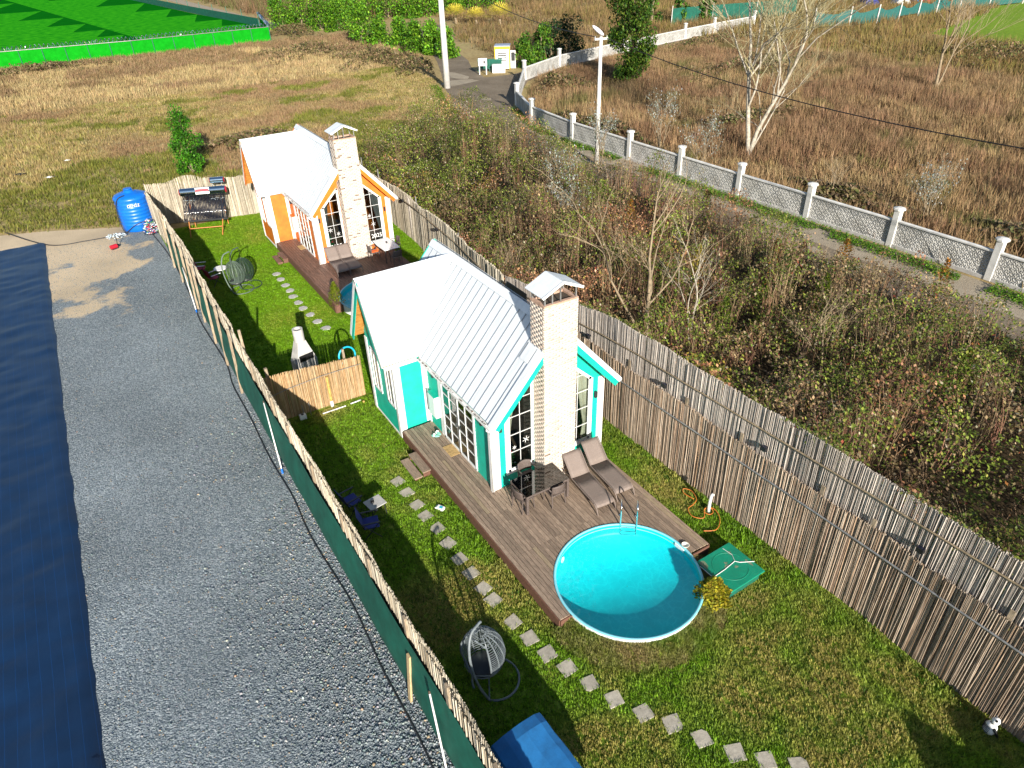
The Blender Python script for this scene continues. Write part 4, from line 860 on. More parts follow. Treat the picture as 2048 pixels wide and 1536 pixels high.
# stepping stones
for i, (x, y) in enumerate(STONES):
    a = .2 if i < 9 else .2 - .05 * (i - 8); s = .185 + random.uniform(-.008, .012)
    if i == 0: place = 'closest to the deck steps'
    elif i == len(STONES) - 1: place = 'at the near end of the row by the lower picture edge'
    else: place = 'counted from the deck steps'
    ords = ['first', 'second', 'third', 'fourth', 'fifth', 'sixth', 'seventh', 'eighth', 'ninth', 'tenth', 'eleventh', 'twelfth', 'thirteenth', 'fourteenth', 'fifteenth', 'sixteenth', 'seventeenth', 'eighteenth', 'nineteenth', 'twentieth', 'twenty first', 'twenty second']
    mb = MB(); q = [(-s, -s), (s, -s), (s, s), (-s, s)]; q = [(a_ + random.uniform(-.012, .012), b_ + random.uniform(-.012, .012)) for a_, b_ in q]
    if random.random() < .35:
        j = random.randrange(4); p0 = Vector(q[j]); q[j:j + 1] = [tuple(p0.lerp(Vector(q[j - 1]), .22)), tuple(p0.lerp(Vector(q[(j + 1) % len(q)]), .22))]
    mb.ext([(px, py, -.02) for px, py in q], (0, 0, .05)); o = mb.obj('stepping_stone', M['paver'], bevel=.006, label='%s square stepping stone of the near path, counted from the deck steps' % ords[i], cat='stepping stone', group='stepping stones of the near path')
    o.location = (x, y, 0); o.rotation_euler = (0, 0, a + random.uniform(-.08, .08))
for i, (x, y) in enumerate(FAR_STONES):
    s = .19; mb = MB(); mb.ext([(s * random.uniform(.85, 1.1) * math.cos(k * .785 + .4) * 1.15, s * random.uniform(.85, 1.1) * math.sin(k * .785 + .4) * 1.15, -.02) for k in range(8)], (0, 0, .05))
    o = mb.obj('stepping_stone', M['concrete'], label='%s pale stepping stone of the far lawn, counted from the orange cottage steps' % ords[i], cat='stepping stone', group='stepping stones of the far lawn'); o.location = (x, y, 0)

# ---------------------------------------------------------------- hanging egg chairs
def egg_chair(label, loc, rz, mat, lean, rb=.50, zc=.98, hz=.66):
    """ring foot, curved pole on the local -X side, basket open to local -X"""
    t = thing('hanging_egg_chair', label, 'hanging chair', loc, rz, 'hanging egg chairs')
    MB().tube([(.12 + .55 * math.cos(a), -.28 + .55 * math.sin(a), .03) for a in [R(-155 + 10.3 * i) for i in range(31)]], .028, 8).obj('base_ring', mat, t, smooth=True)
    MB().tube([(-.38, -.50, .03), (.42, .18, .03)], .02, 8).obj('base_bar', mat, t)
    MB().tube(spline([(-.38, -.50, .03), (-.50, -.36, .5), (-.54, -.22, 1.0), (-.48, -.10, 1.5), (-.28, 0, 1.84), (-.02, 0, 1.94), (.06, 0, 1.93)], 6), .032, 10).obj('pole', mat, t, smooth=True)
    MB().tube([(.04, 0, 1.91), (.045, .0, 1.80), (.04, 0, zc + hz)], .012, 6).obj('chain', M['steel'], t)
    mb = MB(); rad = lambda v: rb * math.sqrt(max(0, 1 - v * v)) * (1.0 if v < 0 else 1 - .12 * v)
    def pt(v, a): return (.04 + rad(v) * math.cos(a), rad(v) * math.sin(a), zc + hz * v)
    openw = lambda v: R(62) if -.45 < v < .72 else (R(62) * max(0, (1 - abs(v - .72) / .26)) if v >= .72 else R(62) * max(0, 1 - (-.45 - v) / .25))
    for i in range(11):                                                        # ribs
        a = math.pi + R(62) + (2 * math.pi - 2 * R(62)) * i / 10
        mb.tube([pt(v, a) for v in np.linspace(-.98, .985, 16)], .013, 5)
    for v in np.linspace(-.92, .95, 27):                                        # woven courses
        w_ = openw(v); n = 18
        mb.tube([pt(v, math.pi + w_ + (2 * math.pi - 2 * w_) * i / n) for i in range(n + 1)], .009, 4)
    b = mb.obj('basket', mat, t)
    MB().tube([pt(v, math.pi + R(62)) for v in np.linspace(-.45, .74, 9)] + [pt(.9, math.pi)] + [pt(v, math.pi - R(62)) for v in np.linspace(.74, -.45, 9)] + [pt(-.68, math.pi)], .022, 6, closed=True).obj('rim', mat, b)
    MB().lathe([(.001, zc - .55), (.30, zc - .53), (.36, zc - .46), (.30, zc - .40), (.001, zc - .38)], .04, 0, 20).obj('cushion', M['dark_metal'], t, smooth=True)
    return t
M['wicker'] = plain('grey_wicker', (.15, .175, .19), .45, var=.2)
M['green_wicker'] = plain('dark_green_wicker', (.02, .045, .028), .5, var=.15)
egg_chair('grey wicker hanging egg chair at the lower left by the green fence', (-3.36, -5.05, 0), R(20), M['wicker'], 0, .52, .90, .68)
egg_chair('grey green hanging egg chair on the far lawn, the left one of two', (-2.85, 20.15, 0), R(10), plain('sage_wicker', (.10, .14, .11), .5), 0, .48, .85, .60)
egg_chair('dark green hanging egg chair on the far lawn, the right one of two', (-2.35, 20.45, 0), R(5), M['green_wicker'], 0, .48, .80, .60)

# canopy swing at the lower edge
t = thing('covered_garden_swing', 'garden swing under a bright blue fabric cover at the lower picture edge', 'garden swing', (-3.75, -8.85, 0), R(2))
mb = MB(); k = 9; v = []
prof = [(-.60, 1.10), (-.60, 1.30), (-.56, 1.37), (-.30, 1.45), (.10, 1.50), (.45, 1.48), (.58, 1.42), (.62, 1.33), (.62, 1.0)]
for (x, z) in prof:
    for i in range(13): y = -1.35 + i * (2.97 / 12); v.append((x + .01 * math.sin(i * 1.7 + z * 9), y, z - .03 * abs(math.sin(i * .52)) - (.06 if i in (0, 12) else 0)))
mb.add(v, [(a * 13 + i, a * 13 + i + 1, (a + 1) * 13 + i + 1, (a + 1) * 13 + i) for a in range(8) for i in range(12)])
for e in (0, 12): mb.poly([(v[a * 13 + e][0], v[a * 13 + e][1] + (.0), v[a * 13 + e][2]) for a in range(9)])
o = mb.obj('cover', M['blue_cloth'], t, smooth=False); m = o.modifiers.new('s', 'SOLIDIFY'); m.thickness = .012
for sx in (-.5, .52):
    for sy in (-1.25, 1.5): MB().cyl((sx, sy, .0), (sx * .96, sy * .98, 1.36), .025, .025, 8).obj('post', M['galv'], t)
mb = MB(); mb.box(-.35, .35, -1.0, 1.2, .42, .52); mb.obj('seat', M['blue_cloth'], t, bevel=.02)
MB().box(-.45, -.37, -1.0, 1.2, .50, .95).obj('backrest', M['blue_cloth'], t, bevel=.02)
for sy in (-.95, 1.15): MB().cyl((0, sy, .52), (0, sy, 1.42), .008, .008, 6).obj('hanger', M['steel'], t)
# folding chairs and little table in the fence shade
def camp_chair(label, loc, rz, cloth, group):
    t = thing('camping_chair', label, 'chair', loc, rz, group)
    MB().box(-.24, .24, -.22, .22, .40, .42).obj('seat', cloth, t, bevel=.006)
    MB().ext([(-.24, .22, .46), (.24, .22, .46), (.24, .36, .92), (-.24, .36, .92)], (0, .015, .004)).obj('backrest', cloth, t)
    for s in (-1, 1):
        MB().tube([(s * .26, -.25, .003), (s * .26, .28, .62)], .014, 6).obj('leg', M['dark_metal'], t)
        MB().tube([(s * .26, .27, .003), (s * .26, -.24, .60)], .014, 6).obj('leg', M['dark_metal'], t)
        MB().box(s * .26 - .025, s * .26 + .025, -.26, .26, .60, .622).obj('armrest', M['white'] if cloth is M['red_cloth'] else M['dark_metal'], t)
        MB().tube([(s * .25, .20, .40), (s * .25, .37, .93)], .013, 6).obj('back_post', M['dark_metal'], t)
    return t
camp_chair('navy folding chair in the green fence shade, farther from the egg chair', (-3.86, 2.0, 0), R(100), M['navy_cloth'], 'navy folding chairs')
camp_chair('navy folding chair in the green fence shade, nearer the egg chair', (-3.72, .78, 0), R(75), M['navy_cloth'], 'navy folding chairs')
camp_chair('crimson folding chair on the far lawn, farther from the egg chairs', (-3.95, 22.9, 0), R(70), M['red_cloth'], 'crimson folding chairs')
camp_chair('crimson folding chair on the far lawn, nearer the egg chairs', (-3.65, 21.3, 0), R(110), M['red_cloth'], 'crimson folding chairs')
def side_table(label, loc, rz, round_=False):
    t = thing('side_table', label, 'side table', loc, rz)
    if round_: MB().lathe([(.001, .50), (.33, .50), (.34, .515), (.33, .53), (.001, .53)], n=24).obj('table_top', M['white'], t)
    else: MB().box(-.27, .27, -.24, .24, .47, .50).obj('table_top', M['concrete'], t, bevel=.008)
    for sx in (-1, 1):
        for sy in (-1, 1): MB().tube([(sx * .2, sy * .17, .47 if not round_ else .5), (sx * .24, sy * .2, .003)], .015, 6).obj('leg', M['dark_metal'], t)
    return t
side_table('small grey side table between the navy folding chairs', (-3.32, 1.42, 0), .15)
MB().lathe([(.001, .502), (.05, .502), (.055, .56), (.045, .56), (.042, .515), (.001, .512)], -3.38, 1.45, 14).obj('ashtray', M['black'], label='black pot on the grey side table', cat='pot', smooth=True)
side_table('round pale side table among the crimson folding chairs', (-3.15, 22.0, 0), 0, True)
# garden figure in the lower right corner
t = thing('garden_figure', 'small black and white animal figure at the foot of the reed fence', 'garden figure', (5.08, -12.1, 0), .6)
mb = MB(); mb.lathe([(.001, .0), (.11, .01), (.13, .10), (.12, .20), (.08, .29), (.05, .31)], n=18); mb.lathe([(.03, .30), (.07, .33), (.085, .39), (.07, .45), (.03, .48), (.001, .485)], 0, -.03, 16); mb.obj('body', M['white'], t, smooth=True)
for s in (-1, 1):
    MB().tube([(s * .05, -.02, .45), (s * .075, -.02, .50)], [.03, .012], 8).obj('ear', M['black'], t)
    MB().tube([(s * .11, -.02, .25), (s * .12, -.12, .10), (s * .10, -.14, .02)], [.035, .03, .035], 8).obj('paw', M['black'], t, smooth=True)
mb = MB()
for i in range(5): mb.tube([(.132 * math.cos(a), .132 * math.sin(a), .08 + i * .045) for a in [R(20 + 14 * j) for j in range(11)]], .008, 4)
mb.obj('stripe', M['black'], t)

# ---------------------------------------------------------------- far garden: barbecue, heater, tank
t = thing('barbecue', 'white grey concrete barbecue with round flue behind the dividing reed fence', 'barbecue', (-2.55, 10.25, 0), R(12))
MB().box(-.42, .42, -.28, .28, 0, .82).obj('base', M['concrete'], t, bevel=.01)
mb = MB(); a = [(-.40, -.27, .83), (.40, -.27, .83), (.40, .27, .83), (-.40, .27, .83)]; b_ = [(-.17, -.13, 1.62), (.17, -.13, 1.62), (.17, .17, 1.62), (-.17, .17, 1.62)]
mb.add(a + b_, [(0, 1, 5, 4), (1, 2, 6, 5), (2, 3, 7, 6), (3, 0, 4, 7), (4, 5, 6, 7), (3, 2, 1, 0)]); mb.obj('hood', M['concrete'], t)
MB().box(-.30, .30, -.285, -.272, .86, 1.12).obj('fire_opening', M['black'], t)
MB().lathe([(.20, 1.60), (.20, 2.12), (.14, 2.12), (.14, 1.62)], 0, .02, 24).obj('flue', M['concrete'], t, smooth=False)
MB().lathe([(.001, 1.66), (.14, 1.66)], 0, .02, 20).obj('soot', M['black'], t)
o = MB().tube([(.33 * math.cos(k * .26), .33 * math.sin(k * .26), 0) for k in range(24)], .035, 8, closed=True).obj('swim_ring', M['cyan'], smooth=True, label='turquoise ring leaning behind the dividing reed fence', cat='ring')
o.location = (-1.45, 8.12, 1.62); o.rotation_euler = (R(78), 0, R(10))
MB().box(-1.66, -1.58, 7.95, 8.02, 0, 2.02).obj('prop_post', M['post_wood'], label='wooden prop post standing behind the dividing reed fence', cat='post')
t = thing('solar_water_heater', 'solar water heater with chrome tank and rows of dark glass tubes at the far fence', 'water heater', (-2.28, 29.22, 0), R(-22))
tk = MB(); tk.tube([(-1.28, 1.05, 2.12), (-1.24, 1.05, 2.12), (1.24, 1.05, 2.12), (1.28, 1.05, 2.12)], [.20, .225, .225, .20], 24); tk = tk.obj('tank', M['tank_chrome'], t, smooth=False)
for s in (-1, 1): MB().cyl((s * 1.282, 1.05, 2.12), (s * 1.33, 1.05, 2.12), .205, .16, 20).obj('end_cap', M['red'], tk)
tk2 = MB().tube([(.48, 1.32, 2.62), (.50, 1.32, 2.62), (1.22, 1.32, 2.62), (1.24, 1.32, 2.62)], [.15, .17, .17, .15], 20).obj('upper_tank', M['tank_chrome'], t)
for s in (.47, 1.25): MB().cyl((s, 1.32, 2.62), (s + (.03 if s > 1 else -.03), 1.32, 2.62), .155, .12, 18).obj('end_cap', M['red'], tk2)
for x in (.6, 1.1): MB().tube([(x, 1.1, 2.3), (x, 1.3, 2.46)], .02, 6).obj('pipe', M['steel'], t)
for i in range(30):
    x = -1.17 + i * .0807; MB().tube([(x, .96, 1.98), (x, -.02, .74)], .026, 8).obj('vacuum_tube', M['tube_glass'], t, smooth=True)
MB().box(-1.24, 1.24, -.06, .02, .69, .77).obj('lower_rail', M['dark_metal'], t)
for z, y in ((1.25, .42),): MB().beam((-1.2, y - .03, z - .05), (1.2, y - .03, z - .05), .05, .03).obj('mid_rail', M['dark_metal'], t)
for x in (-.95, .95):
    MB().tube([(x, -.06, .72), (x * .93, -.75, .003)], .028, 8).obj('leg', M['copper'], t); MB().tube([(x, 1.05, 1.95), (x, 1.05, .003)], .028, 8).obj('leg', M['copper'], t)
    MB().tube([(x, 1.05, 1.9), (x, .0, .62)], .022, 8).obj('frame_rail', M['dark_metal'], t)
MB().tube([(-.92, -.42, .42), (.92, -.42, .42)], .028, 8).obj('cross_rail', M['copper'], t)
sg = MB().ext([(-.38, .80, 2.02), (.40, .80, 2.02), (.40, .90, 2.36), (-.38, .90, 2.36)], (0, -.008, .002)).obj('sign', M['white'], t)
mb = MB(); mb.ext([(-.34 + .0, .800, 2.17), (.36, .800, 2.17), (.39, .807, 2.215), (.36, .835, 2.31), (-.34, .835, 2.31), (-.37, .807, 2.215)], (0, -.012, .002)); mb.obj('sign_badge', M['red'], sg)
lettering('DEMI-LAR', .15, sg, (.01, .795, 2.185), (R(74), 0, 0), M['white'], .003)
t = thing('water_tank', 'big blue plastic water tank with ribbed sides at the gravel corner', 'water tank', (-5.62, 32.6, 0))
prof = [(.001, 0), (.86, .0), (.90, .05), (.90, .3)]
for i in range(7): z = .36 + i * .2; prof += [(.90, z), (.925, z + .05), (.925, z + .08), (.90, z + .13)]
prof += [(.90, 1.78), (.94, 1.86), (.93, 1.95), (.80, 2.06), (.50, 2.16), (.26, 2.20), (.26, 2.30), (.001, 2.31)]
MB().lathe(prof, n=48).obj('body', M['blue_plastic'], t, smooth=True)
for k in range(8):
    a = k * .785 + .2; MB().beam((.90 * math.cos(a), .90 * math.sin(a), 1.97), (.34 * math.cos(a), .34 * math.sin(a), 2.17), .16, .07).obj('roof_rib', M['blue_plastic'], t, bevel=.02)
MB().lathe([(.001, 2.33), (.22, 2.33), (.24, 2.36), (.22, 2.39), (.001, 2.40)], n=24).obj('lid', M['blue_plastic'], t)
lettering('DENİZ', .22, t, (-.02, -.945, 1.52), (R(90), 0, R(-3)), M['white'], .006)
MB().tube(spline([(-.3, -.55, 2.16), (-.7, -.65, 2.05), (-.92, -.5, 1.5), (-.97, -.45, .6), (-.9, -.6, .03)]), .025, 6).obj('inlet_hose', M['black_hose'], t, smooth=True)
MB().tube(spline([(.35, -.95, .62), (-.2, -.99, .50), (-.62, -.82, .22), (-.9, -.75, .03)]), .025, 6).obj('outlet_hose', M['black_hose'], t, smooth=True)
t = thing('rubbish_bag', 'clear bag stuffed with red and green plastic bottles beside the blue tank', 'rubbish bag', (-5.15, 31.15, 0))
n = 220; a = RNG.uniform(0, 6.28, n); zz = RNG.random(n) * .75; rr = .42 * np.sqrt(1 - (zz / .82) ** 2) * RNG.random(n) ** .5
scatter('bottles', [rock(5)], np.c_[rr * np.cos(a), rr * np.sin(a), zz + .05], a, RNG.uniform(.05, .10, n), mixcol([(.6, .62, .64), (.55, .02, .06), (.05, .30, .08), (.02, .08, .40), (.7, .7, .7)], n), M['stone'], t, kind='stuff')
MB().lathe([(.001, .01), (.44, .02), (.50, .25), (.44, .55), (.25, .78), (.06, .88)], n=18).obj('bag', glass('clear_film', (.93, .95, .96), 1.5, .05, .8, 9), t, smooth=True)
t = thing('rubbish_bag', 'flat clear bag of pale bottles on the gravel left of the blue tank', 'rubbish bag', (-7.0, 31.5, 0))
n = 60; a = RNG.uniform(0, 6.28, n); rr = .35 * RNG.random(n) ** .5
scatter('bottles', [rock(7)], np.c_[rr * np.cos(a) * 1.5, rr * np.sin(a), RNG.random(n) * .2 + .04], a, RNG.uniform(.05, .09, n), mixcol([(.6, .66, .7), (.45, .55, .62)], n), M['stone'], t, kind='stuff')
t = thing('water_pump', 'small red pump on the gravel near the blue tank', 'pump', (-7.35, 29.7, 0), .4)
MB().cyl((-.2, 0, .14), (.16, 0, .14), .12, .12, 16).obj('motor', M['red'], t); MB().cyl((.162, 0, .14), (.28, 0, .14), .09, .07, 14).obj('head', M['black'], t); MB().box(-.18, .2, -.1, .1, 0, .03).obj('foot', M['dark_metal'], t)
MB().tube([(.22, 0, .2), (.3, .1, .4), (.35, .2, .5)], .02, 6).obj('pipe', M['black'], t)
MB().tube(spline([(-12.6, 36.5, .03), (-10.5, 32.6, .03), (-8.6, 32.0, .03), (-6.7, 31.9, .03)]), .03, 6).obj('supply_hose', M['black_hose'], smooth=True, label='black hose running across the gravel to the blue tank', cat='hose')
# ---------------------------------------------------------------- fences
def reeds(name, path, h, parent, cols, wts, step=.022, wid=.024, jag=.10, z0=0.0, hfun=None, thick=.03, seed=0):
    """a mat of upright reeds along a path, each reed a slim three-sided stick with its own height, lean and colour"""
    rs = np.random.default_rng(seed); P = [Vector((x, y, 0)) for x, y in path]; pos = []; nor = []
    for a, b in zip(P[:-1], P[1:]):
        L = (b - a).length; n = int(L / step); d = (b - a) / L; q = Vector((-d.y, d.x, 0))
        for i in range(n): pos.append(a + d * (L * (i + .5) / n)); nor.append((d, q))
    n = len(pos); p = np.array([[v.x, v.y] for v in pos]); d = np.array([[v[0].x, v[0].y] for v in nor]); q = np.array([[v[1].x, v[1].y] for v in nor])
    s = np.arange(n) * step
    lump = fnoise(s, s * 0 + 3.7, .8, seed) - .5; hh = (h if hfun is None else np.array([hfun(x, y) for x, y in p])) + jag * (lump * 1.8 + rs.normal(0, .16, n))
    bow = (fnoise(s, s * 0 + 9.1, 1.5, seed + 5) - .5) * .09
    off = bow + rs.normal(0, thick * .5, n); lean = rs.normal(0, .012, n) * hh; w = wid * rs.uniform(.6, 1.25, n)
    ang = rs.uniform(0, 2.09, n); V = np.zeros((n, 2, 3, 3))
    for lv in range(2):
        base = p + q * (off + (bow * .4 if lv else 0))[:, None] + d * (lean * lv)[:, None]
        for k in range(3):
            a = ang + k * 2.094; V[:, lv, k, :2] = base + (d * np.cos(a)[:, None] + q * np.sin(a)[:, None]) * (w * .58)[:, None]
            V[:, lv, k, 2] = z0 if lv == 0 else z0 + hh
    V = V.reshape(-1, 3); F = []
    for k in range(3): F.append([k, (k + 1) % 3, 3 + (k + 1) % 3, 3 + k])
    F = (np.array(F)[None] + (np.arange(n) * 6)[:, None, None]).reshape(-1, 4)
    pal = np.array(cols); K = pal[rs.choice(len(pal), n, p=np.array(wts) / sum(wts))] * rs.uniform(.78, 1.18, (n, 1)) * (1 + .5 * (fnoise(s, s * 0, 1.1, seed + 7) - .5))[:, None]
    me = fast_mesh(name, V, F); a = me.color_attributes.new('Col', 'FLOAT_COLOR', 'POINT'); a.data.foreach_set('color', np.c_[np.repeat(K, 6, 0), np.ones(n * 6)].astype(np.float32).ravel())
    return link_mesh(name, me, M['reed'], parent, kind='stuff')
STRAW = [(.50, .34, .18), (.42, .27, .14), (.58, .44, .27), (.34, .20, .10)]
BROWN = [(.45, .355, .27), (.38, .29, .215), (.52, .43, .34), (.29, .205, .15), (.42, .29, .19)]
GREY = [(.47, .42, .375), (.40, .355, .315), (.54, .49, .44), (.28, .24, .21)]
PALE = [(.47, .42, .33), (.40, .35, .27), (.54, .49, .40), (.30, .25, .18)]
# left fence: green netting outside, reed mat inside, timber posts
f = thing('green_net_fence', 'long fence of green netting and reed mat along the gravel yard', 'fence', (0, 0, 0))
LX = [(-4.66, -14), (-4.70, -6), (-4.74, 2), (-4.74, 10), (-4.62, 20), (-4.66, 27), (-4.75, 32.3)]
lx = lambda y: float(np.interp(y, [q[1] for q in LX], [q[0] for q in LX]))
reeds('reed_mat', LX, 2.4, f, PALE, [4, 3, 3, 1], .013, .017, .10, 0, lambda x, y: 2.52 - (.35 if y > 26 else 0) + .05 * math.sin(y * .7), .022, 1)
reeds('reed_mat', [(x - .05, y) for x, y in LX], 2.3, f, PALE, [3, 3, 3, 2], .03, .026, .10, 0, lambda x, y: 2.42 - (.35 if y > 26 else 0), .03, 31)
k = 320; v = []; ys = np.linspace(-14, 26.2, k)
for i, y in enumerate(ys):
    for j in range(9):
        t = j / 8; sag = .16 * math.sin(t * math.pi) * (1 - t) + .05 * math.sin(y * 1.9 + t * 2) * t * (1 - t) * 2
        top = 1.86 + .05 * math.sin(y * 1.15) - .05 * np.clip((y - 6) / 14, 0, 1)
        v.append((lx(y) - .11 - .05 * t * (1 + math.sin(y * 1.15)) * .5 - sag - .12 * (1 - t), y, .02 + t * top))
me = fast_mesh('netting', np.array(v), np.array([(a * 9 + b, a * 9 + b + 1, (a + 1) * 9 + b + 1, (a + 1) * 9 + b) for a in range(k - 1) for b in range(8)])); me.polygons.foreach_set('use_smooth', [True] * len(me.polygons))
link_mesh('netting', me, M['net'], f)
for i, (y, top, out) in enumerate([(27.0, 2.35, .17), (24.8, 2.55, .34), (22.6, 2.5, .34), (20.6, 2.55, .33), (19.0, 2.5, .33), (17.4, 2.85, .33), (15.1, 2.6, .33), (12.9, 2.65, .32), (10.5, 2.75, .32)]):
    MB().beam((lx(y) - out, y, -.02), (lx(y) - out + .12, y + .02, top), .09, .055, (0, 1, 0)).obj('fence_post', M['post_wood'], f)
MB().beam((lx(9.4) + .02, 9.4, 0), (lx(9.4) + .03, 9.4, 3.15), .09, .06, (0, 1, 0)).obj('fence_post', M['post_wood'], f)
for y, top in ((8.1, 2.62), (5.6, 2.50), (3.9, 2.46), (1.7, 2.46), (-.55, 2.44), (-2.35, 2.44), (-4.4, 2.46), (-6.35, 2.5), (-8.2, 2.5)):
    MB().beam((lx(y) - .085, y, -.02), (lx(y) - .085, y, top), .06, .12, (0, 1, 0)).obj('fence_post', M['post_wood'], f)
MB().beam((-5.06, -4.66, 0), (-4.92, -4.66, 1.55), .05, .13, (0, 1, 0)).obj('leaning_plank', M['new_wood'], label='pale plank leaning against the green netting near the lower edge', cat='plank')
def pole(label, p0, p1):
    t = thing('white_pole', label, 'pole', p0); d = Vector(p1) - Vector(p0)
    MB().cyl((0, 0, 0), d, .022, .022, 10).obj('tube', M['white'], t, smooth=True); MB().cyl(d, d * 1.03, .026, .018, 8).obj('cap', M['bark_dark'], t); MB().cyl(-d * .0 + Vector((0, 0, .0)), d * .07, .034, .034, 10).obj('socket', M['blue_plastic'], t)
pole('white pole leaning on the green netting, the nearest one at the lower edge', (-5.16, -6.75, 0), (-4.98, -5.85, 1.75))
pole('white pole leaning on the green netting in the middle of the yard', (-5.15, 4.9, 0), (-4.95, 6.35, 1.9))
pole('white pole leaning on the green netting at the far end of the yard', (-5.10, 18.6, 0), (-4.98, 20.4, 1.6))
MB().tube(spline([(-5.4, 33.5, .03), (-4.95, 27, .03), (-4.98, 20.6, .03), (-5.15, 17.5, .03), (-5.05, 13.2, .03), (-5.22, 11.2, .03), (-5.22, 8.6, .03), (-5.28, 5.9, .03), (-5.22, 3.6, .03), (-5.30, 1.5, .03), (-5.18, -1.3, .03), (-5.28, -3.6, .03), (-5.30, -6.0, .03), (-5.55, -9, .03)], 10), .022, 6).obj('drip_hose', M['black_hose'], smooth=True, label='long black hose lying along the foot of the green fence', cat='hose')
# dividing fence between the gardens
f = thing('straw_fence', 'golden reed fence dividing the two gardens beside the turquoise cottage', 'fence')
DV = [(-4.66, 7.86), (-2.4, 7.76), (-1.12, 7.70)]
reeds('reed_mat', DV, 1.85, f, STRAW, [4, 3, 3, 1], .013, .016, .07, 0, lambda x, y: 1.93 - .06 * (x + 4.6), .03, 41)
reeds('reed_mat', [(x, y + .05) for x, y in DV], 1.8, f, STRAW, [3, 3, 2, 2], .022, .022, .06, 0, lambda x, y: 1.84 - .06 * (x + 4.6), .03, 43)
MB().tube([(-4.6, 7.80, 1.12), (-3.8, 7.74, 1.27), (-2.6, 7.70, 1.38), (-1.15, 7.655, 1.40)], .010, 6).obj('tie_wire', M['galv'], f)
mb = MB(); mb.tube([(-2.46, 7.66, 0), (-2.46, 7.66, 1.30)], .05, 10)
for z in (.3, .62, .95, 1.24): mb.tube([(-2.46, 7.66, z - .012), (-2.46, 7.66, z + .012)], .056, 10)
mb.obj('bamboo_post', M['bamboo'], f); MB().cyl((-2.46, 7.66, 0), (-2.46, 7.655, .26), .062, .060, 12).obj('post_sleeve', M['white'], f)
MB().box(-4.44, -4.34, 7.90, 8.0, 0, 2.2).obj('end_post', M['post_wood'], f)
for i, (a, b, nm) in enumerate((((-2.93, 7.37, .03), (-2.05, 7.37, .03), 'white plastic pipe on the grass at the foot of the golden fence'), ((-1.85, 7.40, .03), (-1.45, 7.42, .03), 'short white pipe piece in the grass by the cottage wall'))):
    MB().cyl(a, b, .025, .025, 8).obj('plastic_pipe', M['white'], label=nm, cat='pipe')
for i, x in enumerate((-3.55, -3.30)): MB().cyl((x, 7.55, 0), (x, 7.58, .55), .012, .012, 6).obj('ground_stake', M['galv'], label='thin metal stake by the golden fence, the %s one' % ('left' if i == 0 else 'right'), cat='stake')
t = thing('socket_box', 'small white box on the ground in the corner of the golden fence', 'box', (-3.62, 7.5, 0)); MB().box(-.12, .12, -.08, .08, 0, .2).obj('case', M['white'], t, bevel=.01); MB().lathe([(.001, .0), (.05, .0), (.05, .012), (.001, .014)], n=14).obj('dial', M['black'], t).location = (0, 0, .2)
t = thing('stone', 'yellow stone lying by the rear corner of the turquoise cottage', 'stone', (-1.4, 7.25, 0)); V, F = rock(3); me = fast_mesh('lump', V * np.array([.17, .10, .08]) + np.array([0, 0, .05]), F); link_mesh('lump', me, M['bamboo'], t)
# tall right fence, two tiers of reed mat with pipes
f = thing('tall_reed_fence', 'tall two tier reed fence with pipe rails along the bramble thicket', 'fence')
RX = [(5.42, -16), (5.44, -8), (5.36, -1), (5.34, 8.2)]
reeds('lower_reed_mat', RX, 2.68, f, BROWN, [4, 3, 3, 1.2, 1.5], .011, .016, .12, 0, None, .026, 51)
reeds('upper_reed_mat', [(x + .10, y) for x, y in RX], 4.05, f, GREY, [4, 3, 3, 1.2], .011, .016, .07, 0, lambda x, y: 4.05 - 1.1 * min(1, max(0, (y - 1) / 7.2)), .016, 53)
reeds('upper_reed_mat', [(x + .16, y) for x, y in RX], 4.0, f, GREY, [4, 3, 3, 2], .03, .026, .09, 0, lambda x, y: 4.0 - 1.1 * min(1, max(0, (y - 1) / 7.2)), .04, 55)
pz = lambda y, z, x=5.30: (float(np.interp(y, [q[1] for q in RX], [q[0] for q in RX])) - 5.36 + x, y, z)
MB().tube([pz(y, 2.03 + .012 * (-y)) for y in range(-16, 9, 2)], .026, 8).obj('pipe_rail', M['galv'], f, smooth=True)
MB().tube([pz(y, 3.32 - .022 * y - .6 * min(1, max(0, (y - 1) / 7.2)), 5.39) for y in range(-16, 9, 2)], .022, 8).obj('pole_rail', M['bark_tan'], f, smooth=True)
for y in (-13.4, -9.45, -5.1, -1.3, 2.5, 6.2): MB().box(pz(y, 0)[0] + .21, pz(y, 0)[0] + .28, y - .035, y + .035, 0, 3.9 if y < 2 else 3.4 if y < 5 else 2.8).obj('fence_post', M['galv'], f)
for y in (-11.4, -8.3, -6.9, -4.3, -2.2, .4, 3.3): MB().box(pz(y, 0)[0] + .085, pz(y, 0)[0] + .115, y - .05, y + .05, 2.6, 2.92).obj('clip_board', M['post_wood'], f)
FX = [(5.42, 8.3), (6.35, 14), (7.0, 20), (7.35, 26), (7.5, 29.0)]
f2 = thing('pale_reed_fence', 'pale reed fence along the far lawn below the brambles', 'fence')
fh = lambda x, y: 2.9 - .035 * (y - 8.3) + .08 * math.sin(y * .9)
reeds('reed_mat', FX, 2.6, f2, PALE, [4, 3, 3, 1], .02, .026, .12, 0, fh, .04, 61)
reeds('reed_mat', [(x + .05, y + .01) for x, y in FX], 2.6, f2, GREY, [3, 2, 3, 1], .03, .026, .10, 0, lambda x, y: fh(x, y) - .05, .03, 63)
MB().tube([(x - .07, y, 2.35 - .02 * (y - 8)) for x, y in FX], .025, 8).obj('pole_rail', M['bark_tan'], f2)
for x, y in FX[1:]: MB().cyl((x + .1, y, 0), (x + .1, y, 2.7), .03, .03, 8).obj('fence_post', M['galv'], f2)
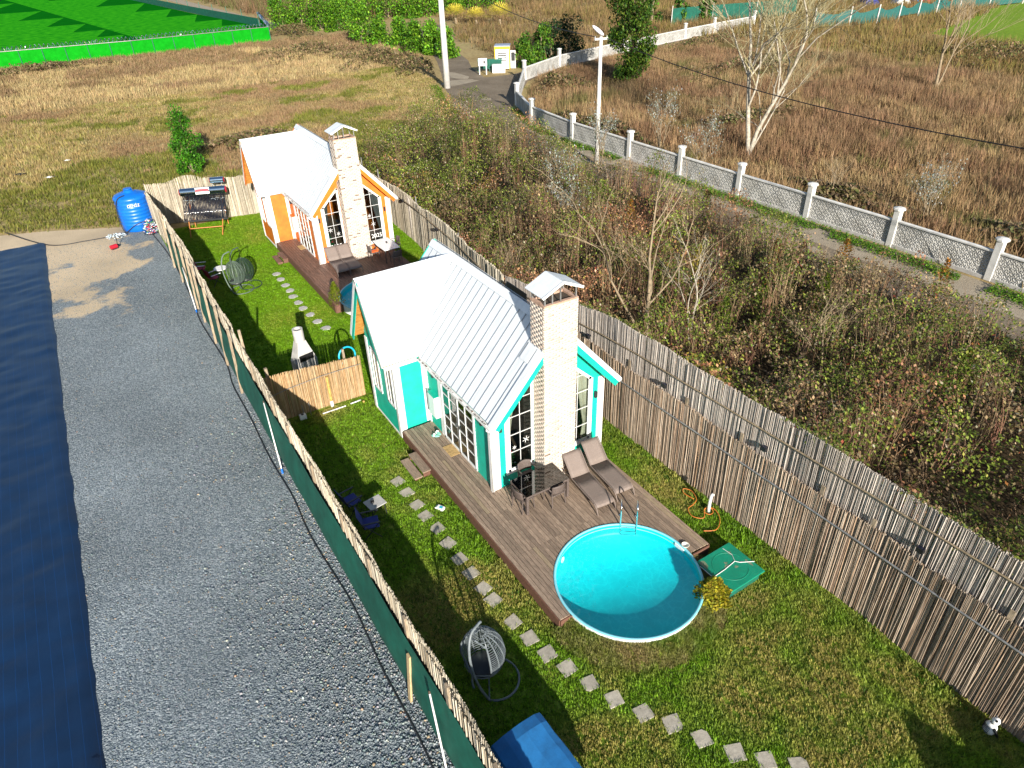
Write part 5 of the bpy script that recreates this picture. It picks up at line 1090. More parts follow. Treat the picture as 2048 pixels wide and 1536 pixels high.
f3 = thing('back_reed_fence', 'pale reed fence closing the far lawn behind the solar water heater', 'fence')
BX = [(-4.7, 32.35), (-.7, 31.15), (2.5, 30.3), (7.5, 29.0)]
reeds('reed_mat', BX, 2.4, f3, PALE, [4, 4, 3, 1], .024, .03, .12, 0, lambda x, y: 2.45 + (.35 * math.exp(-((x + 2.4) / .9) ** 2)), .04, 71)
reeds('reed_mat', [(x, y + .05) for x, y in BX], 2.4, f3, PALE, [4, 4, 3, 1], .03, .03, .10, 0, None, .03, 73)
for x, y in BX: MB().cyl((x, y + .14, 0), (x, y + .14, 2.5), .03, .03, 8).obj('fence_post', M['post_wood'], f3)
# solar lamps clipped on the fences
def fence_lamp(label, loc, rz=0):
    t = thing('solar_lamp', label, 'lamp', loc, rz, 'black solar lamps on the reed fences')
    MB().box(-.11, -.01, -.085, .085, -.07, .07).obj('case', M['black'], t, bevel=.012); MB().box(-.10, -.02, -.075, .075, .071, .076).obj('solar_panel', M['tube_glass'], t); MB().box(-.02, .06, -.02, .02, -.03, .03).obj('bracket', M['dark_metal'], t)
for y, z, w in ((-9.45, 2.98, 'the nearest one, level with the lawn'), (-5.1, 2.96, 'level with the pool ladder'), (-1.3, 2.9, 'level with the sun loungers'), (2.5, 2.85, 'just right of the turquoise chimney'), ):
    fence_lamp('black solar lamp on the tall reed fence, ' + w, pz(y, z, 5.38))
for x, y, z, w in ((5.85, 10.9, 2.2, 'nearest the turquoise roof'), (6.55, 16.3, 2.15, 'in the middle'), (7.05, 21.5, 2.1, 'beside the orange cottage')):
    fence_lamp('black solar lamp on the pale far fence, ' + w, (x - .06, y, z), .1)
MB().box(5.20, 5.235, 6.2, 7.6, 1.75, 3.0).obj('dark_shade_cloth', M['black'], label='dark shade cloth hung on the reed fence behind the turquoise roof', cat='shade cloth')
# ---------------------------------------------------------------- white concrete wall along the lane
def relief_mat():
    """cast concrete with a wavy basket-weave relief"""
    m, n, l, b = newmat('weave_cast_concrete'); b.inputs['Roughness'].default_value = .85
    tc = n.new('ShaderNodeTexCoord'); sp = n.new('ShaderNodeSeparateXYZ'); l.new(tc.outputs['Object'], sp.inputs[0])
    def math_(op, a, b_=None, c=None):
        q = n.new('ShaderNodeMath'); q.operation = op
        for i, v in enumerate((a, b_, c)):
            if v is None: continue
            if isinstance(v, (int, float)): q.inputs[i].default_value = v
            else: l.new(v, q.inputs[i])
        return q.outputs[0]
    u, v = math_('MULTIPLY', sp.outputs[1], 2.6), math_('MULTIPLY', sp.outputs[2], 2.6)
    p, q = math_('ADD', u, v), math_('SUBTRACT', u, v)
    wa = math_('SINE', math_('ADD', math_('MULTIPLY', p, 17.0), math_('MULTIPLY', math_('SINE', math_('MULTIPLY', q, 6.283)), 1.6)))
    wb = math_('SINE', math_('ADD', math_('MULTIPLY', q, 17.0), math_('MULTIPLY', math_('SINE', math_('MULTIPLY', p, 6.283)), 1.6)))
    ck = math_('GREATER_THAN', math_('MULTIPLY', math_('SINE', math_('MULTIPLY', p, 6.283)), math_('SINE', math_('MULTIPLY', q, 6.283))), 0)
    mx = n.new('ShaderNodeMix'); l.new(ck, mx.inputs[0]); l.new(wa, mx.inputs[2]); l.new(wb, mx.inputs[3])
    bp = n.new('ShaderNodeBump'); bp.inputs['Strength'].default_value = 1.0; bp.inputs['Distance'].default_value = .035; l.new(mx.outputs[0], bp.inputs['Height']); l.new(bp.outputs[0], b.inputs['Normal'])
    nz = n.new('ShaderNodeTexNoise'); nz.inputs['Scale'].default_value = 1.3; nz.inputs['Detail'].default_value = 6; l.new(tc.outputs['Object'], nz.inputs['Vector'])
    cr = n.new('ShaderNodeValToRGB'); cr.color_ramp.elements[0].color = (.40, .39, .36, 1); cr.color_ramp.elements[1].color = (.60, .59, .56, 1); cr.color_ramp.elements[0].position = .3; cr.color_ramp.elements[1].position = .6
    l.new(nz.outputs[0], cr.inputs[0]); l.new(cr.outputs[0], b.inputs['Base Color'])
    return m
M['relief'] = relief_mat(); M['wall_white'] = plain('weathered_white_concrete', (.62, .61, .58), .8, var=.12, scale=2, bump=.2)
wall = thing('concrete_wall', 'white concrete wall of patterned panels and capped posts along the lane', 'wall')
WP = [(27.2, -10.4), (27.15, -5.2), (27.15, 0), (27.15, 5.1), (27.0, 10.25), (26.85, 15.3), (26.75, 20.4), (26.7, 25.6), (26.7, 32.6), (27.3, 39.4), (30.1, 46.3), (37.6, 56.6), (45.3, 60.8), (58, 64.2), (72, 67.5), (79.4, 69.1), (90, 71)]
for x, y in WP:
    mb = MB(); mb.box(x - .16, x + .16, y - .16, y + .16, 0, 1.92); p = mb.obj('wall_post', M['wall_white'], wall, bevel=.015)
    c_ = MB(); c_.add([(x + r_ * math.cos(k * .785 + .393), y + r_ * math.sin(k * .785 + .393), z) for r_, z in ((.19, 1.921), (.30, 1.97), (.30, 2.05), (.12, 2.10)) for k in range(8)],
        [(a * 8 + k, a * 8 + (k + 1) % 8, (a + 1) * 8 + (k + 1) % 8, (a + 1) * 8 + k) for a in range(3) for k in range(8)] + [tuple(range(24, 32)), tuple(range(7, -1, -1))]); c_.obj('post_cap', M['wall_white'], p)
for i in range(len(WP) - 1):
    a, b = Vector((*WP[i], 0)), Vector((*WP[i + 1], 0)); L = (b - a).length; ang = math.atan2(b.y - a.y, b.x - a.x) - math.pi / 2
    h0 = 1.35 if i < 9 else 1.25
    e = MB().box(-.055, .055, .17, L - .17, .18, h0).obj('wall_panel', M['relief'], wall); e.location = a; e.rotation_euler = (0, 0, ang)
    k_ = MB().box(-.13, .13, .165, L - .165, 0, .18).obj('footing', M['concrete'], wall); k_.location = a; k_.rotation_euler = (0, 0, ang)
    mb = MB(); mb.ext([(-.11, .165, h0 + .001), (.11, .165, h0 + .001), (.11, .165, h0 + .07), (.0, .165, h0 + .10), (-.11, .165, h0 + .07)], (0, L - .33, 0)); k_ = mb.obj('coping', M['wall_white'], wall); k_.location = a; k_.rotation_euler = (0, 0, ang)

# ---------------------------------------------------------------- poles and wires
t = thing('street_lamp', 'white street lamp pole with tilted lamp head beside the lane', 'street lamp', (24.0, 26.0, 0))
MB().tube([(0, 0, 0), (0, 0, 8.35)], [.17, .105], 16).obj('pole', M['wall_white'], t, smooth=True)
MB().beam((-.45, .12, 8.22), (.45, -.12, 8.22), .14, .12).obj('cross_arm', M['wall_white'], t); MB().cyl((0, 0, 8.3), (-.05, .0, 8.55), .05, .05, 8).obj('bracket', M['galv'], t)
mb = MB(); mb.lathe([(.001, -.5), (.10, -.42), (.17, -.2), (.18, .1), (.13, .36), (.05, .48), (.001, .5)], n=16); o = mb.obj('lamp_head', plain('pale_lamp_head', (.80, .76, .84), .35), t, smooth=True); o.location = (-.22, .05, 8.72); o.rotation_euler = (0, R(-52), R(-25)); o.scale = (.75, 1, 1)
for s in (-1, 1): MB().cyl((s * .4, -s * .11, 8.281), (s * .4, -s * .11, 8.40), .035, .025, 8).obj('insulator', M['concrete'], t)
t = thing('utility_pole', 'white concrete utility pole at the bend of the lane reaching out of the picture', 'utility pole', (28.84, 58.4, 0))
MB().tube([(0, 0, 0), (0, 0, 11.5)], [.36, .22], 16).obj('pole', M['wall_white'], t, smooth=True); MB().beam((-.8, .3, 11.0), (.8, -.3, 11.0), .14, .12).obj('cross_arm', M['galv'], t)
def wire(name, label, a, b, sag, r=.03):
    a, b = Vector(a), Vector(b); MB().tube([a.lerp(b, i / 24) - Vector((0, 0, sag * 4 * (i / 24) * (1 - i / 24))) for i in range(25)], r, 5).obj(name, M['black'], label=label, cat='cable')
wire('overhead_cable', 'thick black overhead cable running from the street lamp to the right edge', (24.35, 25.9, 8.25), (22.5, -14.5, 8.1), 1.3, .026)
wire('overhead_cable', 'black overhead cable between the utility pole and the street lamp', (29.3, 58.2, 10.9), (23.7, 26.1, 8.35), .9, .028)
wire('overhead_cable', 'thin dark overhead cable crossing the upper right field', (29.3, 58.2, 11.0), (95, 90, 8.0), 1.0, .03)
# ---------------------------------------------------------------- kiosk and meter box at the side lane
t = thing('yellow_kiosk', 'small white and yellow guard kiosk by the side lane', 'kiosk', (39.7, 64.6, 0), R(-35))
MB().box(-.85, .85, -.8, .8, .1, 2.5).obj('wall', M['white'], t, bevel=.02)
mb = MB()
for p in ((-.90, -.80, -.86, -.78), (.80, .90, -.86, -.78)): mb.box(*p, .05, 2.52)
mb.box(-.799, .799, -.86, -.805, 2.25, 2.52); mb.obj('yellow_frame', M['yellow'], t)
MB().box(-.92, .92, -.88, .88, 2.53, 2.64).obj('roof', plain('blue_grey_roof', (.28, .32, .42), .5), t)
w = MB().box(-.5, .45, -.835, -.802, 1.0, 1.85).obj('window', M['dark_metal'], t)
for z in (1.12, 1.36, 1.62): MB().box(-.45, .40, -.85, -.836, z, z + .12).obj('window_bar', M['white'], w)
d_ = MB().box(.95, 1.55, -.5, -.45, .1, 2.05).obj('open_door', M['white'], t); MB().box(1.03, 1.47, -.515, -.502, .9, 1.85).obj('door_glass', M['dark_metal'], d_)
MB().box(-1.7, -.3, -2.4, -1.7, .0, .9).obj('box', M['white'], t, bevel=.02) if False else None
t = thing('white_cabinet', 'white storage box standing before the yellow kiosk', 'cabinet', (37.9, 62.6, 0), R(-35)); MB().box(-.75, .75, -.35, .35, 0, .85).obj('case', M['white'], t, bevel=.03); MB().box(-.78, .78, -.38, .38, .851, .9).obj('lid', M['white'], t, bevel=.01)
t = thing('meter_box', 'white meter box on two posts at the lane corner', 'meter box', (35.8, 62.7, 0), R(-35))
MB().box(-.5, .5, -.14, .14, .95, 1.75).obj('case', M['white'], t, bevel=.02)
for x in (-.4, .4): MB().cyl((x, 0, 0), (x, 0, .949), .06, .06, 8).obj('post', M['white'], t)
MB().box(.1, .3, -.15, -.142, 1.2, 1.5).obj('meter_window', M['dark_metal'], t)
t = thing('green_gate', 'low green mesh gate beside the yellow kiosk', 'gate', (37.4, 63.8, 0), R(-30)); mb = MB()
for x in (-1.4, -.05, 1.4): mb.box(x - .03, x + .03, -.03, .03, 0, 1.4)
for z in (.35, 1.37): mb.beam((-1.4, 0, z), (1.4, 0, z), .04, .04)
mb.obj('frame', M['green_paint'], t); mb = MB(); mb.box(-1.36, 1.36, -.006, .006, .4, 1.33); mb.obj('mesh', M['net'], t)

# ---------------------------------------------------------------- bright green covered field at the upper left
def green_field():
    m, n, l, b = newmat('bright_green_field_cover'); b.inputs['Roughness'].default_value = 1.0; b.inputs['Specular IOR Level'].default_value = 0.0
    tc = n.new('ShaderNodeTexCoord'); nz = n.new('ShaderNodeTexNoise'); nz.inputs['Scale'].default_value = .8; nz.inputs['Detail'].default_value = 8; l.new(tc.outputs['Object'], nz.inputs['Vector'])
    cr = n.new('ShaderNodeValToRGB'); cr.color_ramp.elements[0].color = (.012, .22, .008, 1); cr.color_ramp.elements[1].color = (.035, .33, .010, 1); cr.color_ramp.elements[0].position = .38; cr.color_ramp.elements[1].position = .62; l.new(nz.outputs[0], cr.inputs[0]); l.new(cr.outputs[0], b.inputs['Base Color'])
    bp = n.new('ShaderNodeBump'); bp.inputs['Strength'].default_value = .8; bp.inputs['Distance'].default_value = .1; l.new(nz.outputs[0], bp.inputs['Height']); l.new(bp.outputs[0], b.inputs['Normal'])
    return m
M['green_field'] = green_field()
M['field_shade'] = plain('field_shade_green', (.003, .12, .006), 1.0, var=.1, scale=.3, spec=0.0)  # darker green left showing between the strips paints the stepped shadows
sheet('green_field', [(-90, 113.5), (4.5, 112.3), (25.5, 113.2), (29.2, 134), (24.5, 170), (19, 226), (12, 300), (-90, 300)], .004, M['field_shade'], kind='structure', label='green covered ground at the upper left, painted darker for sawtooth shadows')
fr_ = lambda y: float(np.interp(y, [113, 134, 170, 226, 300], [27, 28.6, 24.2, 18.6, 11.6])); fm_ = lambda y: float(np.interp(y, [113, 226, 300], [10.5, -5.5, -16]))
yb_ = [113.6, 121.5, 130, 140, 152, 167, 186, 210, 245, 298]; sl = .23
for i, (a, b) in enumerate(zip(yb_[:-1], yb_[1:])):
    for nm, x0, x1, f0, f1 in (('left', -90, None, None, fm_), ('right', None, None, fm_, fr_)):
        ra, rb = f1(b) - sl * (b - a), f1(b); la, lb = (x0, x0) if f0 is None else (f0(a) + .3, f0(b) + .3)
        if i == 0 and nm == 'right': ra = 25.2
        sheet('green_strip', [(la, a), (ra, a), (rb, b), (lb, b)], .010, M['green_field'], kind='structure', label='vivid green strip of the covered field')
t = thing('lane_net_fence', 'dark green net fence along the track side of the vivid green field', 'fence')
for k in range(12):
    y0, y1 = 134 + k * 8, 134 + (k + 1) * 8; MB().ext([(fr_(y0) + .4, y0, 0), (fr_(y1) + .4, y1, 0), (fr_(y1) + .4, y1, 1.3), (fr_(y0) + .4, y0, 1.3)], (.05, 0, 0)).obj('net_panel', M['net'], t); MB().cyl((fr_(y0) + .5, y0 - .1, 0), (fr_(y0) + .5, y0 - .1, 2.4), .07, .06, 6).obj('post', M['green_paint'], t)
t = thing('razor_wire_fence', 'green net fence topped by coiled razor wire before the bright field', 'fence'); GF = [Vector((-60, 113.2, 0)), Vector((-12.5, 112, 0)), Vector((4.5, 110.5, 0)), Vector((24.9, 111.7, 0)), Vector((28.8, 132, 0))]
M['gnet'] = plain('bright_green_net', (.006, .25, .010), 1.0, var=.12, scale=1.5, spec=0.0)
for a, b in zip(GF[:-1], GF[1:]):
    L = (b - a).length; n_ = max(1, int(L / 2.6)); d = (b - a) / n_
    for k in range(n_):
        p, q = a + d * k, a + d * (k + 1); MB().ext([p, q - d * .02, q - d * .02 + Vector((0, 0, 2.0)), p + Vector((0, 0, 2.0))], (0, .04, 0)).obj('net_panel', M['gnet'], t)
        MB().cyl(p - Vector((0, .08, 0)), p + Vector((0, -.08, 2.35)), .05, .05, 6).obj('post', M['green_paint'], t)
    mb = MB(); u = d.normalized(); m_ = int(L / .55); q = Vector((-u.y, u.x, 0))
    if L > 5: mb.tube([a + u * (i * .55 / 7) + q * (.26 * math.cos(i * .8976)) + Vector((0, 0, 2.3 + .26 * 0 + (.26 * math.sin(i * .8976)))) for i in range(m_ * 7)], .05, 3, cap=False)
    mb.obj('razor_wire', M['steel'], t)
    MB().beam(a - Vector((0, .1, 0)) + Vector((0, 0, 2.03)), b - Vector((0, .1, 0)) + Vector((0, 0, 2.03)), .06, .06).obj('top_rail', M['galv'], t)
# netting fences on the right and tents behind
t = thing('torn_net_fence', 'sagging teal net fence with pale posts across the upper right field', 'fence'); NP = [(93.5, 62.5), (98.5, 60), (103.5, 58.8), (108.5, 58.5), (114, 58.8), (120, 59.4), (127, 59.6), (135, 59), (144, 58)]
for i, (x, y) in enumerate(NP):
    MB().cyl((x, y, 0), (x + .1, y, 2.7), .10, .09, 6).obj('post', M['wall_white'], t)
    if i < len(NP) - 1:
        a, b = Vector((x, y, 0)), Vector((*NP[i + 1], 0)); mb = MB(); v = []
        for j in range(7):
            p = a.lerp(b, j / 6); s = .5 * math.sin(j / 6 * math.pi) * random.uniform(.6, 1.4); v += [p + Vector((.05, .1, .2 + (.5 if i == 3 else 0))), p + Vector((.05, .15, 2.3 - s))]
        mb.add(v, [(2 * j, 2 * j + 2, 2 * j + 3, 2 * j + 1) for j in range(6)]); o = mb.obj('net_panel', plain('teal_net', (.01, .10, .09), .7, var=.15) if 'teal_net' not in bpy.data.materials else bpy.data.materials['teal_net'], t); m = o.modifiers.new('s', 'SOLIDIFY'); m.thickness = .02
t = thing('dark_net_fence', 'dark green net fence behind the bare white tree', 'fence'); NP = [(80, 79), (88, 78), (96, 76), (104, 74.5)]
for i in range(3):
    a, b = Vector((*NP[i], 0)), Vector((*NP[i + 1], 0)); MB().ext([a + Vector((0, 0, .1)), b + Vector((0, 0, .1)), b + Vector((0, 0, 2.6)), a + Vector((0, 0, 2.6))], (0, .05, 0)).obj('net_panel', M['net'], t); MB().cyl(a, a + Vector((0, -.08, 3.0)), .07, .06, 6).obj('post', M['wall_white'], t)
for x, y, c_, w_, lab in ((131, 73, 'white', 3.0, 'pale tent at the top right edge between dark ones'), (135.5, 71.6, 'red', 2.0, 'orange red tent at the top right edge'), (126, 76, 'navy_cloth', 3.4, 'navy tent at the top right edge'), (133.6, 72.3, 'blue_cloth', 1.2, 'narrow blue tent beside the orange red one')):
    t = thing('tent', lab, 'tent', (x, y, 0), R(-35)); mb = MB(); mb.ext([(-w_ / 2, -1.6, 0), (w_ / 2, -1.6, 0), (0, -1.6, 2.0)], (0, 3.2, 0)); mb.obj('canvas', M[c_], t); MB().poly([(-.35, -1.62, .02), (.35, -1.62, .02), (0, -1.62, 1.3)]).obj('doorway', M['dark_metal'], t)
# litter on the dry field
for i, (x, y, s, c_) in enumerate(((-9.6, 47.5, .35, 'white'), (-8.2, 52, .2, 'white'), (-11.5, 49.8, .3, 'black'))):
    t = thing('litter_bag', ['crumpled white bag in the dry grass beyond the gravel', 'small scrap of white plastic in the dry grass', 'dark crumpled bag in the dry grass beyond the gravel'][i], 'litter', (x, y, .05)); V, F = rock(20 + i); link_mesh('bag', fast_mesh('bag', V * np.array([s * 1.6, s, s * .5]) + np.array([0, 0, s * .4]), F), M[c_], t)
# ---------------------------------------------------------------- vegetation
def grow(stems, twigs, p, d, L, r, lvl, maxl, rg, spread, lift, kids, seg=4):
    p, d = Vector(p), Vector(d).normalized(); pts, rs = [p.copy()], [r]; taper = .55
    for i in range(seg):
        wv = .07 if lvl == 0 else .20; d = (d + Vector((rg.gauss(0, wv), rg.gauss(0, wv), rg.gauss(0, wv * .6) + lift * .12))).normalized(); p = p + d * (L / seg); pts.append(p.copy()); rs.append(r * (1 - (1 - taper) * (i + 1) / seg) if lvl < maxl else r * (1 - .8 * (i + 1) / seg))
    (stems if lvl < 2 else twigs).tube(pts, rs, 7 if lvl == 0 else 5 if lvl < 2 else 3, cap=False)
    if lvl >= maxl: return
    for k in range(kids[min(lvl, len(kids) - 1)]):
        t = rg.uniform(.35, 1.0) if k else 1.0; i = min(seg - 1, int(t * seg)); q = pts[i].lerp(pts[i + 1], t * seg - i) if t < 1 else pts[-1]
        a = rg.uniform(0, 6.283); o = Vector((math.cos(a), math.sin(a), rg.uniform(-.1, .5))); nd = (d * (1.1 if k else 1.6) + o * spread * (1 if k else .35)).normalized()
        grow(stems, twigs, q, nd, L * rg.uniform(.5, .8), rs[i] * (.55 if k else .8), lvl + 1, maxl, rg, spread, lift, kids, 3)
def bare_tree(name, label, loc, starts, maxl, mat, seed, spread=.8, lift=.3, kids=(5, 5, 4, 3), twig_mat=None):
    t = thing(name, label, 'tree', loc); rg = random.Random(seed); a, b = MB(), MB()
    for d, L, r in starts: grow(a, b, (0, 0, -.05), d, L, r, 0, maxl, rg, spread, lift, kids)
    a.obj('trunk', mat, t, smooth=True); b.obj('crown', twig_mat or mat, t, smooth=False)
    return t
M['twig_yellow'] = plain('yellowish_twig', (.30, .265, .15), .85, var=.3)
bare_tree('bare_white_tree', 'tall bare tree with white forked trunks behind the concrete wall', (34.3, 21.2, 0), [((.04, .12, 1), 7.6, .18), ((.17, -.02, 1), 7.2, .16), ((.55, -.15, 1), 5.0, .07)], 4, M['bark_pale'], 8, .85, .12, (7, 6, 5, 3), M['twig_yellow'])
bare_tree('bare_brown_tree', 'slim bare tree standing alone in the brown field at the upper right', (65, 25.8, 0), [((.05, .05, 1), 5.0, .16), ((.3, -.1, 1), 4.6, .10)], 4, M['bark_tan'], 9, .7, .4, (5, 5, 4, 2))
bare_tree('bare_forked_tree', 'bare forked tree rising beside the reed fence right of the turquoise chimney', (10.0, 4.6, 0), [((.05, .02, 1), 3.0, .12), ((-.30, .30, 1), 3.2, .075)], 4, M['bark_tan'], 21, .85, .25, (3, 3, 4, 3))
bare_tree('bare_sapling', 'pale bare sapling just right of the forked tree', (11.4, 3.5, 0), [((.25, -.05, 1), 2.0, .06), ((-.1, .2, 1), 1.9, .04)], 4, M['bark_pale'], 25, .75, .35, (3, 3, 3, 3))
bare_tree('bare_sapling', 'thin bare sapling in the middle of the bramble thicket', (13.5, -1.2, 0), [((.05, .1, 1), 1.9, .05)], 4, M['bark_tan'], 29, .8, .3, (4, 5, 4, 3))
for i, (x, y, lab) in enumerate(((7.2, -5.5, 'grey bare shrub leaning over the tall reed fence near the lower right'), (19, 3.0, 'bare shrub at the lane side of the thicket'), (8.3, 12.5, 'bare twiggy shrub behind the far reed fence'), (31.5, 12, 'bare twiggy sapling in the brown field close to the wall'), (36, 8, 'bare twiggy sapling deeper in the brown field'))):
    bare_tree('bare_shrub', lab, (x, y, 0), [((random.uniform(-.3, .3), random.uniform(-.3, .3), 1), 1.2, .035) for _ in range(5)], 3, M['bark_tan'], 60 + i, .7, .3, (3, 3, 3))
def leafy(name, label, loc, h, r, n, size, cols, wts=None, lo=.12, clumps=14, trunk_r=.12, cat='tree', seed=0, mat=None, flat=1.0, cone=False):
    """tapered trunk with limbs and a crown of leaf clumps"""
    t = thing(name, label, cat, loc); rs = np.random.default_rng(seed); rg = random.Random(seed)
    ctr = []; st = MB(); st.tube([(0, 0, -.05), (.04 * r, .03 * r, h * .45), (.0, .05 * r, h * .86)], [trunk_r, trunk_r * .7, trunk_r * .25], 8, cap=False)
    for i in range(clumps):
        z = lo + (1 - lo) * (i + rs.random()) / clumps; a = rs.uniform(0, 6.283); k = (1.05 - .85 * z) if cone else math.sin(math.pi * min(.97, .12 + .86 * z)) ** .6; q = r * k * rs.uniform(.25, .8); c_ = np.array([q * math.cos(a), q * math.sin(a), h * z * .93]); ctr.append((c_, r * rs.uniform(.28, .5)))
        st.tube([(0, 0, max(.05, c_[2] - .25 * h)), (c_[0] * .5, c_[1] * .5, c_[2] - .08 * h), tuple(c_)], [trunk_r * .4, trunk_r * .28, trunk_r * .1], 4, cap=False)
    st.obj('trunk', M['bark_tan'], t)
    P = []; K = []; per = n // clumps; shade = []
    for c_, cr in ctr:
        u = rs.normal(0, 1, (per, 3)); u /= np.linalg.norm(u, axis=1)[:, None]; rad = cr * rs.random(per) ** .35; P.append(c_ + u * rad[:, None] * np.array([1, 1, flat])); shade.append(np.full(per, rs.uniform(.75, 1.25)))
    P = np.concatenate(P); P[:, 2] = np.maximum(P[:, 2], .05); n = len(P); sh = np.concatenate(shade)
    scatter('crown', [LEAF], P, rs.uniform(0, 6.28, n), rs.uniform(.6, 1.35, n) * size, mixcol(cols, n, .2, wts) * sh[:, None], mat or M['leaf'], t, tilt=rs.uniform(-1.3, 1.3, n))
    return t
GRN = [(.06, .16, .012), (.09, .22, .015), (.04, .11, .012), (.14, .24, .02)]
leafy('ivy_clad_tree', 'dark ivy covered tree rising out of the picture beside the lamp pole', (45.6, 47.9, 0), 13.5, 3.1, 17000, .28, [(.045, .11, .010), (.07, .15, .012), (.025, .065, .008), (.12, .17, .02)], None, .04, 44, .25, seed=3)
leafy('vine_covered_bush', 'bright green vine covered stump standing in the dry field behind the far fence', (-.6, 42.3, 0), 4.6, 1.2, 5000, .17, [(.05, .20, .008), (.09, .26, .012), (.03, .12, .008)], None, .04, 30, .07, seed=4, flat=1.3)
for i, (x, y, h, r, lab) in enumerate(((41.5, 62.6, 3.6, 1.7, 'bright green shrub right beside the yellow kiosk'), (44.0, 62.8, 4.8, 2.0, 'tall bright green shrub behind the yellow kiosk'), (47.0, 65.0, 4.6, 2.1, 'dark evergreen shrub behind the side lane wall'), (50.5, 66.0, 4.8, 2.2, 'dark evergreen shrub in front of the ivy clad tree'))):
    leafy('roadside_shrub', lab, (x, y, 0), h, r, 1800, .30, GRN if i < 2 else [(.012, .035, .010), (.02, .055, .012)], None, .04, 14, .1, 'shrub', seed=10 + i)
HG = [(.08, .22, .010), (.13, .29, .014), (.18, .34, .02), (.05, .15, .012)]
hedge = [(31.2, 126, 6.2, 2.4), (33.6, 122.5, 6.8, 2.6), (36.0, 119.5, 6.0, 2.5), (38.2, 116.5, 4.6, 2.1), (35.2, 98.5, 5.2, 1.9), (36.2, 94.0, 3.4, 1.6), (37.6, 90.0, 3.6, 1.6), (37.4, 84.2, 3.8, 1.6), (38.4, 80.8, 3.8, 1.5), (38.6, 77.0, 3.4, 1.4)]
desc = ['leftmost of the tall clump beside the field track', 'second in the tall clump beside the field track', 'third in the tall clump beside the field track', 'lowest at the right end of the tall clump', 'tallest of the lane row, at its far end', 'second of the lane row from its far end', 'third of the lane row from its far end', 'fourth of the lane row, before the dark gap', 'fifth of the lane row, after the dark gap', 'nearest of the lane row, beside the white utility pole']
for i, (x, y, h, r) in enumerate(hedge):
    r *= 1.45
    o = leafy('green_conifer', 'bright green feathery conifer, ' + desc[i], (x, y, 0), h, r, 3000, .34, HG, None, .03, 30, .10, seed=30 + i, flat=1.2, cone=True); o['group'] = 'bright green conifers by the lane'
hx = [(44, 129), (48, 128), (52, 127), (56, 126), (60, 125.5), (64, 125), (69, 126), (75, 126.5)]
for i, (x, y) in enumerate(hx):
    o = leafy('tall_hedge_bush', 'tall bright green hedge bush at the top edge, %s from the left' % ['first', 'second', 'third', 'fourth', 'fifth', 'sixth', 'seventh', 'eighth'][i], (x, y, 0), 6.5, 4.0, 2600, .42, HG, None, .02, 30, .10, 'hedge', seed=50 + i, flat=1.2, cone=True); o['group'] = 'hedge bushes at the top edge'
for i, (x, y) in enumerate(((86, 77.5), (83, 80), (79, 82.5))):
    leafy('dark_cypress', 'dark green cypress behind the white wall, %s' % ['the right one by the dark net', 'the middle one', 'the left one'][i], (x, y, 0), 6.5, 1.9, 900, .5, [(.02, .07, .012), (.05, .15, .015), (.10, .22, .02)], None, .02, 12, .2, seed=70 + i, flat=1.5)
def palm(label, loc, s):
    t = thing('fan_palm', label, 'palm', loc, 0, 'yellow fan palms'); MB().tube([(0, 0, 0), (.05, 0, .3 * s), (0, .05, .55 * s)], [.22, .18, .15], 8).obj('trunk', M['bark_tan'], t); V = []; F = []
    for i in range(26):
        a = i * 2.4; e = R(10 + 65 * (i / 26)); d = Vector((math.cos(a) * math.cos(e), math.sin(a) * math.cos(e), math.sin(e))); q = Vector((-math.sin(a), math.cos(a), 0)); b = Vector((0, 0, .55 * s)); c_ = b + d * .7 * s; m_ = len(V); V.append(c_)
        for k in range(9):
            g_ = -1.1 + 2.2 * k / 8; dd = (d * math.cos(g_) + q * math.sin(g_)).normalized(); V += [c_ + dd * .75 * s + q * .05, c_ + dd * .75 * s - q * .05]
            F.append((m_, m_ + 1 + 2 * k, m_ + 2 + 2 * k))
    me = fast_mesh('crown', np.array([tuple(v) for v in V]), np.array(F)); link_mesh('crown', me, plain('yellow_palm_leaf', (.55, .46, .04), .7, var=.3, scale=2) if 'yellow_palm_leaf' not in bpy.data.materials else bpy.data.materials['yellow_palm_leaf'], t)
for i, (x, y, s) in enumerate(((57.0, 109, 1.7), (58.6, 104.5, 1.5), (61.0, 100.5, 1.9))): palm('yellow fan palm in the dry plot at the top, %s' % ['left one behind the pole', 'middle one', 'right one with two trunks beneath'][i], (x, y, 0), s)
def thuja(label, loc, h, r, cols, n=900, group='small thujas in the thicket', seed=0):
    t = thing('thuja', label, 'shrub', loc, 0, group); rs = np.random.default_rng(seed); z = rs.random(n) ** .9; prof = np.minimum(1, z / .18) * (1 - np.clip((z - .25) / .8, 0, 1) ** 1.5) + .04; a = rs.uniform(0, 6.283, n); q = r * prof * rs.random(n) ** .3 * (1 + .18 * np.sin(a * 5 + z * 9))
    scatter('crown', [LEAF], np.c_[q * np.cos(a), q * np.sin(a), .05 + z * h], a + np.pi / 2, rs.uniform(.6, 1.3, n) * max(.045, r * .22), mixcol(cols, n, .22), M['leaf'], t, tilt=rs.uniform(-1.5, .2, n)); MB().cyl((0, 0, 0), (0, 0, h * .5), .03, .015, 6).obj('trunk', M['bark_dark'], t)
    return t
YG = [(.46, .42, .03), (.36, .37, .03), (.52, .42, .05), (.22, .23, .03)]
thuja('yellow green thuja bush at the pool edge beside the green lid', (2.66, -6.42, 0), .80, .42, YG, 3000, 'thujas in the gardens', 1)
thuja('rounded yellow green thuja beside the far pool', (.42, 14.85, 0), 1.45, .36, [(.14, .19, .01), (.19, .22, .015)], 1500, 'thujas in the gardens', 2)
